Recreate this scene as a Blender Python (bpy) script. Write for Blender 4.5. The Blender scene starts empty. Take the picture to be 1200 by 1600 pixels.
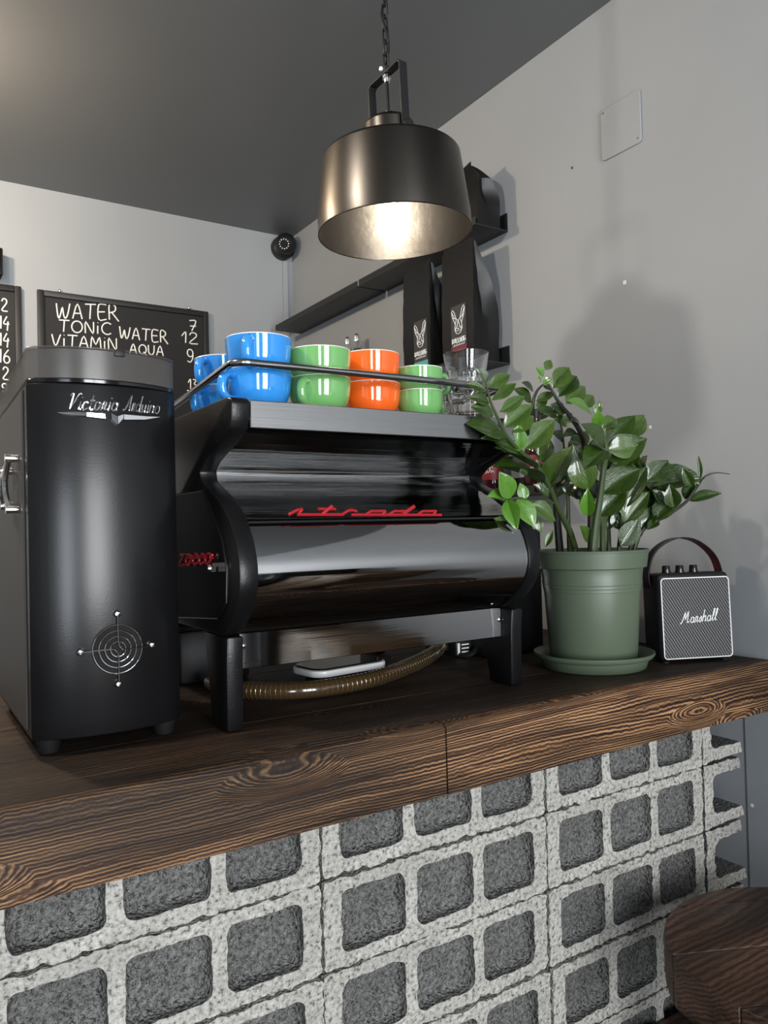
import bpy, bmesh, math, random
from mathutils import Vector, Matrix, noise
from mathutils.geometry import delaunay_2d_cdt
random.seed(7)
PI = math.pi
scene = bpy.context.scene
COL = scene.collection

# ------------------------------------------------------------------ camera
YAW, PITCH, ROLL, FPX = math.radians(32.63), math.radians(1.05), math.radians(1.389), 1212.6
CAM = Vector((0, 0, 1.39))
FW = Vector((math.sin(YAW)*math.cos(PITCH), math.cos(YAW)*math.cos(PITCH), math.sin(PITCH)))
_r = FW.cross(Vector((0, 0, 1))).normalized(); _u = _r.cross(FW)
RT = math.cos(ROLL)*_r - math.sin(ROLL)*_u
UP = math.cos(ROLL)*_u + math.sin(ROLL)*_r
cd = bpy.data.cameras.new('camera'); cam = bpy.data.objects.new('camera', cd); COL.objects.link(cam)
cd.sensor_fit = 'HORIZONTAL'; cd.sensor_width = 36; cd.lens = FPX/1200*36
cd.clip_start = 0.02; cd.clip_end = 60
cam.matrix_world = Matrix.Translation(CAM) @ Matrix((RT, UP, -FW)).transposed().to_4x4()
scene.camera = cam
def ray(px, py): return FW + RT*((px-600)/FPX) - UP*((py-800)/FPX)
def on(ax, val, px, py):                    # pixel -> point on the plane axis = val
    d = ray(px, py); return CAM + d*((val-CAM[ax])/d[ax])
def at(depth, px, py): return CAM + ray(px, py)*depth

# ------------------------------------------------------------------ world, light, exposure
w = bpy.data.worlds.new('world'); scene.world = w; w.use_nodes = True
bg = w.node_tree.nodes['Background']; bg.inputs[0].default_value = (0.62, 0.72, 0.85, 1); bg.inputs[1].default_value = 1.0
def area(name, loc, rot, sx, sy, power, col):
    l = bpy.data.lights.new(name, 'AREA'); l.shape = 'RECTANGLE'; l.size = sx; l.size_y = sy
    l.energy = power; l.color = col
    o = bpy.data.objects.new(name, l); COL.objects.link(o); o.location = loc; o.rotation_euler = rot
    return o
def bulb(name, loc, power, col, rad=0.05):
    l = bpy.data.lights.new(name, 'POINT'); l.energy = power; l.color = col; l.shadow_soft_size = rad
    o = bpy.data.objects.new(name, l); COL.objects.link(o); o.location = loc
    return o
# daylight through the shop window and the glazed door of the front wall (behind the photographer)
area('window_daylight', (0.42, -2.68, 1.35), (math.radians(90), 0, 0), 1.1, 2.3, 180, (0.96, 0.98, 1.0))
area('door_daylight', (-1.35, -2.68, 1.2), (math.radians(90), 0, 0), 0.7, 2.2, 85, (0.86, 0.93, 1.0))
# warm ceiling spots over the bar (left of the frame)
bulb('bar_spot_light', (-0.45, 1.165, 2.57), 50, (1.0, 0.91, 0.80), 0.06)
bulb('back_bar_light', (-0.15, 2.25, 2.50), 46, (1.0, 0.80, 0.58), 0.05)
vs = scene.view_settings
vs.view_transform = 'Standard'; vs.look = 'None'; vs.exposure = 0.0; vs.gamma = 1.0; vs.use_curve_mapping = False
scene.cycles.use_denoising = True
scene.cycles.max_bounces = 10; scene.cycles.transmission_bounces = 10; scene.cycles.transparent_max_bounces = 10
scene.cycles.caustics_reflective = False; scene.cycles.caustics_refractive = False
scene.cycles.sample_clamp_indirect = 4.0

# ------------------------------------------------------------------ materials
def mat(name, base=(0.5,0.5,0.5), rough=0.5, metal=0.0, **kw):
    m = bpy.data.materials.new(name); m.use_nodes = True
    b = m.node_tree.nodes['Principled BSDF']
    b.inputs['Base Color'].default_value = (*base, 1); b.inputs['Roughness'].default_value = rough
    b.inputs['Metallic'].default_value = metal
    for k, v in kw.items():
        k = k.replace('_', ' ')
        b.inputs[k].default_value = (*v, 1) if isinstance(v, tuple) else v
    m.diffuse_color = (*base, 1)
    return m
class N:
    def __init__(s, m): s.t = m.node_tree; s.b = s.t.nodes['Principled BSDF']
    def add(s, typ, **kw):
        n = s.t.nodes.new(typ)
        for k, v in kw.items():
            if k in n.inputs: n.inputs[k].default_value = v
            else: setattr(n, k, v)
        return n
    def link(s, a, b): s.t.links.new(a, b)
    def coords(s, scale, kind='Object'):
        tc = s.add('ShaderNodeTexCoord'); mp = s.add('ShaderNodeMapping'); mp.inputs['Scale'].default_value = scale
        s.link(tc.outputs[kind], mp.inputs['Vector']); return mp.outputs['Vector']
    def ramp(s, fac, stops):
        r = s.add('ShaderNodeValToRGB'); e = r.color_ramp.elements
        while len(e) < len(stops): e.new(0.5)
        for el, (p, c) in zip(e, stops): el.position = p; el.color = (*c, 1) if len(c) == 3 else c
        s.link(fac, r.inputs['Fac']); return r.outputs['Color']
    def bump(s, height, strength, dist=0.002, chain=None):
        b = s.add('ShaderNodeBump'); b.inputs['Strength'].default_value = strength; b.inputs['Distance'].default_value = dist
        s.link(height, b.inputs['Height'])
        if chain is not None: s.link(chain, b.inputs['Normal'])
        return b.outputs['Normal']
    def noise(s, vec, scale, detail=3, rough=0.5):
        n = s.add('ShaderNodeTexNoise'); n.inputs['Scale'].default_value = scale; n.inputs['Detail'].default_value = detail
        n.inputs['Roughness'].default_value = rough; s.link(vec, n.inputs['Vector']); return n
def g(v): return (v, v, v)

def paint_mat(name, base, rough, vary=0.06, bump=0.15, spec=0.5):
    m = mat(name, base, rough); n = N(m); v = n.coords((1,1,1))
    a = n.noise(v, 1.7, 4).outputs['Fac']
    lo = tuple(c*(1-vary) for c in base); hi = tuple(min(1, c*(1+vary)) for c in base)
    n.link(n.ramp(a, [(0.3, lo), (0.7, hi)]), n.b.inputs['Base Color'])
    f = n.noise(v, 60, 4).outputs['Fac']
    n.link(n.bump(f, bump, 0.002), n.b.inputs['Normal'])
    n.b.inputs['Specular IOR Level'].default_value = spec
    return m
M = {}
M['wall'] = paint_mat('wall_paint_grey', (0.305, 0.322, 0.338), 0.55)
M['ceiling'] = paint_mat('ceiling_paint_dark_grey', (0.135, 0.141, 0.146), 0.42, 0.04, 0.08)
M['panelpaint'] = paint_mat('panel_paint_grey', (0.305, 0.322, 0.338), 0.5, 0.03, 0.05)

def wood_mat(name, dark, mid, light, ring=88.0, rough=0.6, knots=True, bump=0.6, spec=0.25, tilt=28):
    m = mat(name, mid, rough); n = N(m); n.b.inputs['Specular IOR Level'].default_value = spec
    v = n.coords((1, 1, 1))
    low = n.noise(n.coords((1.1, 7, 7)), 1.0, 3)                    # slow drift of the year rings along the board
    warp = n.add('ShaderNodeVectorMath', operation='MULTIPLY_ADD')
    n.link(low.outputs['Color'], warp.inputs[0]); warp.inputs[1].default_value = (0.0, 0.03, 0.06); n.link(v, warp.inputs[2])
    vec = warp.outputs[0]; core = None
    if knots:                                                       # rings bend round scattered knots
        vo = n.add('ShaderNodeTexVoronoi'); vo.inputs['Scale'].default_value = 1.0; vo.inputs['Randomness'].default_value = 0.9
        n.link(n.coords((3.1, 7, 11)), vo.inputs['Vector'])
        k = n.ramp(vo.outputs['Distance'], [(0.0, g(1.0)), (0.34, g(0.0))]); core = n.ramp(vo.outputs['Distance'], [(0.03, g(0.25)), (0.12, g(1.0))])
        w2 = n.add('ShaderNodeVectorMath', operation='MULTIPLY_ADD'); n.link(k, w2.inputs[0]); w2.inputs[1].default_value = (0.0, 0.02, 0.045); n.link(vec, w2.inputs[2]); vec = w2.outputs[0]
    rt = n.add('ShaderNodeMapping'); rt.inputs['Rotation'].default_value = (math.radians(tilt), 0, 0); n.link(vec, rt.inputs['Vector'])
    wv = n.add('ShaderNodeTexWave', bands_direction='Z'); wv.inputs['Scale'].default_value = ring; wv.inputs['Distortion'].default_value = 2.6
    wv.inputs['Detail'].default_value = 3; wv.inputs['Detail Scale'].default_value = 1.2; n.link(rt.outputs[0], wv.inputs['Vector'])
    mp = n.add('ShaderNodeMapping'); mp.inputs['Scale'].default_value = (1.0, 130, 130); n.link(vec, mp.inputs['Vector'])
    gr = n.noise(mp.outputs['Vector'], 3.0, 4, 0.6).outputs['Fac']
    mx = n.add('ShaderNodeMix', data_type='FLOAT'); mx.inputs[0].default_value = 0.74; n.link(wv.outputs['Fac'], mx.inputs[2]); n.link(gr, mx.inputs[3])
    fac = mx.outputs[0]
    big = n.noise(n.coords((1.6, 10, 16)), 1.4, 3).outputs['Fac']
    c1 = n.ramp(fac, [(0.33, dark), (0.50, mid), (0.70, light)])
    c2 = n.ramp(big, [(0.38, g(0.20)), (0.66, g(1.0))])
    mul = n.add('ShaderNodeMix', data_type='RGBA', blend_type='MULTIPLY'); mul.inputs[0].default_value = 0.9
    n.link(c1, mul.inputs[6]); n.link(c2, mul.inputs[7]); out = mul.outputs[2]
    if core is not None:
        m2 = n.add('ShaderNodeMix', data_type='RGBA', blend_type='MULTIPLY'); m2.inputs[0].default_value = 0.85
        n.link(out, m2.inputs[6]); n.link(core, m2.inputs[7]); out = m2.outputs[2]
    n.link(out, n.b.inputs['Base Color'])
    n.link(n.bump(fac, bump, 0.002), n.b.inputs['Normal'])
    return m
M['beam'] = wood_mat('charred_wood_front', (0.012,0.005,0.003), (0.080,0.036,0.016), (0.40,0.225,0.11))
M['ctop'] = wood_mat('dark_stained_wood_top', (0.008,0.0045,0.003), (0.032,0.017,0.010), (0.12,0.068,0.036))
M['stool'] = wood_mat('dark_brown_stool_wood', (0.028,0.013,0.009), (0.078,0.038,0.023), (0.14,0.076,0.047), ring=50, rough=0.45, bump=0.25, knots=False, spec=0.35)
M['floor'] = wood_mat('floor_boards', (0.04,0.026,0.016), (0.11,0.07,0.045), (0.2,0.14,0.09), ring=20, knots=False)
M['table'] = wood_mat('pale_table_wood', (0.13,0.085,0.05), (0.22,0.15,0.09), (0.30,0.21,0.13), ring=30, knots=False, bump=0.2)

def block_mat(name, lo, mid, hi, bump):
    m = mat(name, mid, 0.92); n = N(m); v = n.coords((1,1,1))
    a = n.noise(v, 150, 5, 0.65).outputs['Fac']; b = n.noise(v, 14, 3).outputs['Fac']
    c = n.ramp(a, [(0.36, lo), (0.46, mid), (0.70, hi)])
    c2 = n.ramp(b, [(0.3, g(0.80)), (0.7, g(1.06))])
    mul = n.add('ShaderNodeMix', data_type='RGBA', blend_type='MULTIPLY'); mul.inputs[0].default_value = 1
    n.link(c, mul.inputs[6]); n.link(c2, mul.inputs[7]); n.link(mul.outputs[2], n.b.inputs['Base Color'])
    vo = n.add('ShaderNodeTexVoronoi'); vo.inputs['Scale'].default_value = 210; n.link(v, vo.inputs['Vector'])
    nb = n.bump(vo.outputs['Distance'], bump, 0.004)
    n.link(n.bump(a, bump, 0.004, nb), n.b.inputs['Normal'])
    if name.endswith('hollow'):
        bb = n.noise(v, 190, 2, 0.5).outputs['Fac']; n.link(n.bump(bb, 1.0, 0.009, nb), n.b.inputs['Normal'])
    return m
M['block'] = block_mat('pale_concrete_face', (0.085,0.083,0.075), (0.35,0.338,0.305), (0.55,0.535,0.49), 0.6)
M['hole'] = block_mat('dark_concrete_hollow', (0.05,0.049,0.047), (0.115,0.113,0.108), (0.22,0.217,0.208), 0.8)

def powder(name, base, rough, bump=0.35, scale=420):
    m = mat(name, base, rough); n = N(m); f = n.noise(n.coords((1,1,1)), scale, 2).outputs['Fac']
    n.link(n.bump(f, bump, 0.0006), n.b.inputs['Normal']); return m
M['black'] = powder('black_powder_coat', (0.0055,0.0055,0.006), 0.27, 0.10)
M['black'].node_tree.nodes['Principled BSDF'].inputs['Specular IOR Level'].default_value = 0.34
M['blackgrain'] = powder('black_grained_enamel', (0.0055,0.0055,0.006), 0.32, 0.35, 300)
M['blackgrain'].node_tree.nodes['Principled BSDF'].inputs['Specular IOR Level'].default_value = 0.28
M['blackmatte'] = mat('black_matte_plastic', (0.009,0.009,0.0095), 0.5, 0.0, Specular_IOR_Level=0.35)
M['blackgloss'] = mat('black_gloss_panel', (0.006,0.006,0.007), 0.09)
M['shelfblack'] = powder('black_shelf_steel', (0.009,0.009,0.0095), 0.45)
M['rubber'] = mat('black_rubber', (0.006,0.006,0.006), 0.7, 0.0, Specular_IOR_Level=0.25)
M['dark'] = mat('dark_interior', (0.004,0.004,0.004), 0.9)
def chrome_mat(name, base, rough, streak):
    m = mat(name, base, rough, 1.0); n = N(m)
    f = n.noise(n.coords((0.6, 8, 70)), 2.0, 4, 0.6).outputs['Fac']
    n.link(n.bump(f, streak, 0.004), n.b.inputs['Normal']); return m
M['mirror'] = chrome_mat('mirror_polished_steel', (0.42,0.42,0.42), 0.045, 0.02)
M['mirrorwave'] = chrome_mat('mirror_steel_streaked', (0.36,0.36,0.36), 0.06, 0.35)
M['chrome'] = mat('chrome', (0.80,0.80,0.80), 0.07, 1.0)
M['steel'] = chrome_mat('brushed_steel', (0.30,0.30,0.30), 0.26, 0.12)
M['darksteel'] = mat('dark_grey_satin_panel', (0.050,0.047,0.044), 0.5, 0.0, Specular_IOR_Level=0.25)
M['railsteel'] = mat('dark_chrome_rail', (0.40,0.40,0.41), 0.16, 1.0)
M['smoke'] = mat('smoked_clear_plastic', (0.10,0.092,0.085), 0.22, 0.0, Alpha=0.5)
M['glass'] = mat('clear_glass', (0.97,0.98,0.98), 0.0, 0.0, Transmission_Weight=1.0, IOR=1.48)
M['red'] = mat('red_enamel', (0.36,0.010,0.018), 0.3)
M['labelred'] = mat('red_paper_label', (0.16,0.008,0.012), 0.5)
M['white'] = mat('white_paint', (0.8,0.8,0.78), 0.5)
M['chalk'] = mat('white_chalk', (0.85,0.84,0.80), 0.95)
M['joint'] = mat('dark_grey_joint', (0.10,0.105,0.11), 0.8)
M['board'] = paint_mat('blackboard_slate', (0.014,0.014,0.0145), 0.62, 0.2, 0.1, 0.35)
M['frame'] = mat('black_wood_frame', (0.014,0.013,0.013), 0.5)
M['ceramicwhite'] = mat('white_glaze', (0.78,0.76,0.70), 0.12)
def glaze(name, c): return mat(name, c, 0.10, 0.0, Coat_Weight=0.6, Coat_Roughness=0.03)
M['blue'] = glaze('blue_glaze', (0.030,0.26,0.70)); M['green'] = glaze('green_glaze', (0.16,0.40,0.125)); M['orange'] = glaze('orange_glaze', (0.88,0.125,0.012))
M['pot'] = powder('sage_green_plastic', (0.088,0.116,0.076), 0.42, 0.08, 600)
M['soil'] = block_mat('dark_soil', (0.01,0.007,0.005), (0.03,0.02,0.014), (0.06,0.045,0.03), 1.0)
def leaf_mat(name, base, vein):
    m = mat(name, base, 0.24, 0.0, Coat_Weight=0.7, Coat_Roughness=0.09); n = N(m)
    f = n.noise(n.coords((3, 14, 1)), 3, 3).outputs['Fac']
    n.link(n.ramp(f, [(0.3, base), (0.75, vein)]), n.b.inputs['Base Color'])
    n.link(n.bump(f, 0.25, 0.01), n.b.inputs['Normal']); return m
M['leafdark'] = leaf_mat('dark_green_leaf', (0.014,0.034,0.003), (0.034,0.074,0.007))
M['leafmid'] = leaf_mat('mid_green_leaf', (0.028,0.066,0.007), (0.072,0.130,0.018))
M['leafnew'] = leaf_mat('bright_new_leaf', (0.055,0.16,0.010), (0.10,0.25,0.024))
M['stem'] = mat('olive_green_stem', (0.036,0.056,0.017), 0.45)
M['stemdark'] = mat('dark_stem', (0.022,0.022,0.014), 0.5)
M['bronze'] = mat('black_bronze_metal', (0.075,0.068,0.060), 0.33, 1.0)
M['shadein'] = mat('brushed_inner_metal', (0.27,0.25,0.23), 0.34, 1.0)
n_ = N(M['shadein']); n_.link(n_.bump(n_.noise(n_.coords((1,1,1)), 60, 4).outputs['Fac'], 0.25, 0.002), n_.b.inputs['Normal'])
M['bulb'] = mat('lit_bulb', (1,0.9,0.7), 0.4, 0.0, Emission_Color=(1.0,0.89,0.72), Emission_Strength=22.0)
M['bag'] = powder('black_foil_bag', (0.006,0.006,0.0065), 0.38, 0.15, 90)
M['bag'].node_tree.nodes['Principled BSDF'].inputs['Specular IOR Level'].default_value = 0.3
M['baglabel'] = mat('charcoal_label', (0.035,0.035,0.036), 0.6)
M['teal'] = mat('teal_label_band', (0.10,0.36,0.36), 0.6)
M['maroon'] = mat('maroon_label_band', (0.16,0.02,0.035), 0.6)
M['darkred'] = mat('dark_red_leather', (0.075,0.010,0.015), 0.5)
M['hosew'] = mat('amber_clear_hose', (0.055,0.032,0.012), 0.15, 0.0, Coat_Weight=0.5)
M['hosering'] = mat('hose_wire', (0.38,0.33,0.25), 0.25, 0.8)
M['whiteplastic'] = mat('white_plastic', (0.72,0.72,0.70), 0.3)
M['led'] = mat('pale_infrared_dots', (0.8,0.8,0.78), 0.4)
M['oil'] = mat('yellow_oil', (0.45,0.27,0.02), 0.15)
M['cola'] = mat('dark_red_liquid_glass', (0.03,0.006,0.008), 0.06)
# woven speaker grille
m = mat('woven_speaker_cloth', (0.1,0.1,0.1), 0.8); n = N(m)
v = n.coords((1,1,1)); rot = n.add('ShaderNodeMapping'); rot.inputs['Rotation'].default_value = (0, math.radians(32), 0); n.link(v, rot.inputs['Vector'])
w1 = n.add('ShaderNodeTexWave', bands_direction='X'); w1.inputs['Scale'].default_value = 62; n.link(rot.outputs[0], w1.inputs['Vector'])
w2 = n.add('ShaderNodeTexWave', bands_direction='Z'); w2.inputs['Scale'].default_value = 105; n.link(rot.outputs[0], w2.inputs['Vector'])
mm = n.add('ShaderNodeMath', operation='MULTIPLY'); n.link(w1.outputs['Fac'], mm.inputs[0]); n.link(w2.outputs['Fac'], mm.inputs[1])
n.link(n.ramp(mm.outputs[0], [(0.25, g(0.010)), (0.62, g(0.30))]), n.b.inputs['Base Color'])
n.link(n.bump(mm.outputs[0], 0.5, 0.001), n.b.inputs['Normal']); M['grille'] = m

# ------------------------------------------------------------------ mesh helpers
class MB:
    def __init__(s): s.v = []; s.f = []; s.mi = []; s.cur = 0
    def add(s, vs, fs):
        o = len(s.v); s.v += [Vector(p) for p in vs]; s.f += [tuple(i+o for i in f) for f in fs]; s.mi += [s.cur]*len(fs); return s
    def slot(s, i): s.cur = i; return s
    def box(s, a, b, bev=0.0, seg=2):
        a = Vector(a); b = Vector(b)
        if bev <= 0:
            x0,y0,z0 = a; x1,y1,z1 = b
            return s.add([(x0,y0,z0),(x1,y0,z0),(x1,y1,z0),(x0,y1,z0),(x0,y0,z1),(x1,y0,z1),(x1,y1,z1),(x0,y1,z1)],
                         [(0,3,2,1),(4,5,6,7),(0,1,5,4),(1,2,6,5),(2,3,7,6),(3,0,4,7)])
        bm = bmesh.new(); bmesh.ops.create_cube(bm, size=1)
        for q in bm.verts: q.co = Vector(((a.x+b.x)/2 + q.co.x*(b.x-a.x), (a.y+b.y)/2 + q.co.y*(b.y-a.y), (a.z+b.z)/2 + q.co.z*(b.z-a.z)))
        bmesh.ops.bevel(bm, geom=bm.edges[:], offset=bev, segments=seg, profile=0.5, affect='EDGES')
        s.frombm(bm); return s
    def frombm(s, bm):
        bm.verts.index_update(); s.add([q.co.copy() for q in bm.verts], [[q.index for q in f.verts] for f in bm.faces]); bm.free()
    def lathe(s, prof, c=(0,0,0), seg=40, close=False):
        c = Vector(c); vs = []; fs = []; n = len(prof)
        for i in range(seg):
            a = 2*PI*i/seg
            for r, z in prof: vs.append(c + Vector((r*math.cos(a), r*math.sin(a), z)))
        for i in range(seg):
            j = (i+1) % seg
            for k in range(n-1 + (1 if close else 0)):
                k2 = (k+1) % n
                fs.append((i*n+k, j*n+k, j*n+k2, i*n+k2))
        return s.add(vs, fs)
    def tube(s, pts, r, seg=10, caps=True, closed=False):
        pts = [Vector(p) for p in pts]; n = len(pts)
        rr = r if isinstance(r, (list, tuple)) else [r]*n
        vs = []; fs = []
        t0 = (pts[1]-pts[0]).normalized()
        nrm = t0.orthogonal().normalized(); prev = t0
        for i, p in enumerate(pts):
            if closed: t = pts[(i+1) % n]-pts[i-1]
            else: t = pts[min(i+1, n-1)]-pts[max(i-1, 0)]
            t = t.normalized() if t.length > 1e-9 else prev
            q = prev.rotation_difference(t); nrm = (q @ nrm); nrm = (nrm - t*nrm.dot(t)).normalized(); prev = t
            bn = t.cross(nrm)
            for k in range(seg):
                a = 2*PI*k/seg; vs.append(p + (nrm*math.cos(a) + bn*math.sin(a))*rr[i])
        for i in range(n if closed else n-1):
            j = (i+1) % n
            for k in range(seg):
                k2 = (k+1) % seg; fs.append((i*seg+k, i*seg+k2, j*seg+k2, j*seg+k))
        if caps and not closed:
            fs.append(tuple(range(seg-1, -1, -1))); fs.append(tuple(range((n-1)*seg, n*seg)))
        return s.add(vs, fs)
    def prism(s, poly, fn0, fn1):            # polygon (2-D list) swept between two maps to 3-D
        n = len(poly); s.add([fn0(*p) for p in poly] + [fn1(*p) for p in poly],
            [tuple(range(n-1, -1, -1)), tuple(range(n, 2*n))] + [(i, (i+1) % n, n+(i+1) % n, n+i) for i in range(n)]); return s
    def sheet(s, grid):                      # rows of points
        R = len(grid); C = len(grid[0]); vs = [p for row in grid for p in row]
        return s.add(vs, [(i*C+j, i*C+j+1, (i+1)*C+j+1, (i+1)*C+j) for i in range(R-1) for j in range(C-1)])
    def cyl(s, a, b, r, seg=16): return s.tube([a, b], r, seg)
    def bevel(s, off, seg=2, ang=30):
        bm = bmesh.new(); vs = [bm.verts.new(p) for p in s.v]
        for f in s.f: bm.faces.new([vs[i] for i in f])
        bmesh.ops.recalc_face_normals(bm, faces=bm.faces[:])
        es = [e for e in bm.edges if len(e.link_faces) == 2 and e.calc_face_angle(0) > math.radians(ang)]
        bmesh.ops.bevel(bm, geom=es, offset=off, segments=seg, profile=0.5, affect='EDGES', clamp_overlap=True)
        s.v = []; s.f = []; s.mi = []; s.frombm(bm); return s
    def mesh(s, name, mats, M4=None, ang=35):
        me = bpy.data.meshes.new(name)
        vs = [M4 @ p for p in s.v] if M4 is not None else s.v
        me.from_pydata([tuple(p) for p in vs], [], s.f)
        mats = mats if isinstance(mats, (list, tuple)) else [mats]
        for q in mats: me.materials.append(M[q] if isinstance(q, str) else q)
        if len(mats) > 1: me.polygons.foreach_set('material_index', s.mi)
        bm = bmesh.new(); bm.from_mesh(me); bmesh.ops.recalc_face_normals(bm, faces=bm.faces[:]); bm.to_mesh(me); bm.free()
        me.shade_smooth(); me.set_sharp_from_angle(angle=math.radians(ang)); me.update(); return me
def tagit(o, label=None, cat=None, group=None, kind=None):
    if label: o['label'] = label
    if cat: o['category'] = cat
    if group: o['group'] = group
    if kind: o['kind'] = kind
    return o
ROOTM = {}
def thing(name, label, cat, loc=(0,0,0), rotz=0, group=None, kind=None):
    o = bpy.data.objects.new(name, None); COL.objects.link(o); o.location = loc; o.rotation_euler = (0,0,rotz); o.empty_display_size = 0.05
    ROOTM[o.name] = (Matrix.Translation(Vector(loc)) @ Matrix.Rotation(rotz, 4, 'Z')).inverted()
    return tagit(o, label, cat, group, kind)
def part(name, mb, mats, parent, world=True, ang=35, label=None, kind=None):
    r = parent
    while r.parent: r = r.parent
    me = mb.mesh(name, mats, ROOTM[r.name] if world else None, ang)
    o = bpy.data.objects.new(name, me); COL.objects.link(o); o.parent = parent
    return tagit(o, label, kind=kind)
def solo(name, mb, mats, label, cat, group=None, kind=None, ang=35, origin=None):
    o = bpy.data.objects.new(name, mb.mesh(name, mats, Matrix.Translation(-Vector(origin)) if origin else None, ang)); COL.objects.link(o)
    if origin: o.location = origin
    return tagit(o, label, cat, group, kind)
def copy_tree(o, parent=None):
    c = o.copy(); COL.objects.link(c); c.parent = parent
    for ch in list(o.children): copy_tree(ch, c)
    return c
def struct(name, mb, m, label=None): return tagit(solo(name, mb, m, label, None), kind='structure')
def smooth_path(pts, sub=6, closed=False):
    pts = [Vector(p) for p in pts]; out = []; n = len(pts)
    for i in range(n if closed else n-1):
        p0 = pts[i-1] if (i > 0 or closed) else pts[0]*2-pts[1]; p1 = pts[i]; p2 = pts[(i+1) % n]
        p3 = pts[(i+2) % n] if (i+2 < n or closed) else p2*2-p1
        for k in range(sub):
            t = k/sub
            out.append(0.5*((2*p1)+(p2-p0)*t+(2*p0-5*p1+4*p2-p3)*t*t+(3*p1-p0-3*p2+p3)*t**3))
    if not closed: out.append(pts[-1])
    return out
def arc_pts(cx, cy, r, a0, a1, n): return [(cx+r*math.cos(math.radians(a0+(a1-a0)*i/n)), cy+r*math.sin(math.radians(a0+(a1-a0)*i/n))) for i in range(n+1)]
def rrect(x0, y0, x1, y1, r, n=5):
    return arc_pts(x1-r, y1-r, r, 0, 90, n)+arc_pts(x0+r, y1-r, r, 90, 180, n)+arc_pts(x0+r, y0+r, r, 180, 270, n)+arc_pts(x1-r, y0+r, r, 270, 360, n)

# ------------------------------------------------------------------ lettering strokes
def ell(cx, cy, rx, ry, a0=90, a1=450, n=12): return [(cx+rx*math.cos(math.radians(a0+(a1-a0)*i/n)), cy+ry*math.sin(math.radians(a0+(a1-a0)*i/n))) for i in range(n+1)]
CAPS = {   # width, strokes in a unit-high box
 'W': (1.05, [[(0,1),(.10,.25),(.2,0),(.33,.3),(.45,.75),(.55,.2),(.68,0),(.85,.3),(1.0,1)]]),
 'A': (.75, [[(0,0),(.35,1),(.7,-.02)],[(.10,.36),(.62,.36)]]),
 'T': (.8, [[(0,1),(.8,1)],[(.42,1),(.36,0)]]),
 'E': (.62, [[(.6,1),(.05,.98),(.06,0),(.62,.02)],[(.05,.5),(.5,.52)]]),
 'R': (.72, [[(.06,0),(.05,1),(.42,.97),(.52,.75),(.4,.55),(.06,.47)],[(.25,.48),(.75,-.1)]]),
 'O': (.85, [ell(.42,.5,.4,.5)]),
 'N': (.72, [[(.05,0),(.06,1),(.62,0),(.66,1)]]),
 'i': (.22, [[(.1,.7),(.1,0)],[(.1,.95),(.12,.98)]]),
 'C': (.75, [ell(.45,.5,.42,.5,50,310)]),
 'V': (.72, [[(0,1),(.3,0),(.7,1)]]),
 'M': (.85, [[(0,0),(.1,1),(.4,.35),(.7,1),(.82,0)]]),
 'Q': (.85, [ell(.42,.5,.38,.48),[(.5,.25),(.85,-.12)]]),
 'U': (.72, [[(.02,1),(.05,.3),(.3,0),(.58,.25),(.62,1)]]),
 '7': (.6, [[(0,1),(.55,1),(.2,-.05)],[(.05,.45),(.55,.47)]]),
 '1': (.35, [[(0,.6),(.28,1),(.28,0)]]),
 '2': (.65, [[(.05,.75),(.2,1),(.5,.95),(.52,.65),(.05,.03),(.65,.02)]]),
 '9': (.6, [ell(.28,.7,.24,.3),[(.52,.72),(.5,.3),(.3,-.05),(.05,.02)]]),
 '3': (.55, [[(.05,1),(.45,.98),(.2,.58),(.45,.45),(.45,.1),(.05,0)]]),
 '4': (.65, [[(.38,1),(.05,.42),(.62,.42)],[(.5,.62),(.42,-.12)]]),
 '6': (.6, [[(.45,1),(.12,.6),(.05,.25)]+ell(.3,.26,.25,.26,180,-180)]),
 ' ': (.5, []),
}
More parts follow.
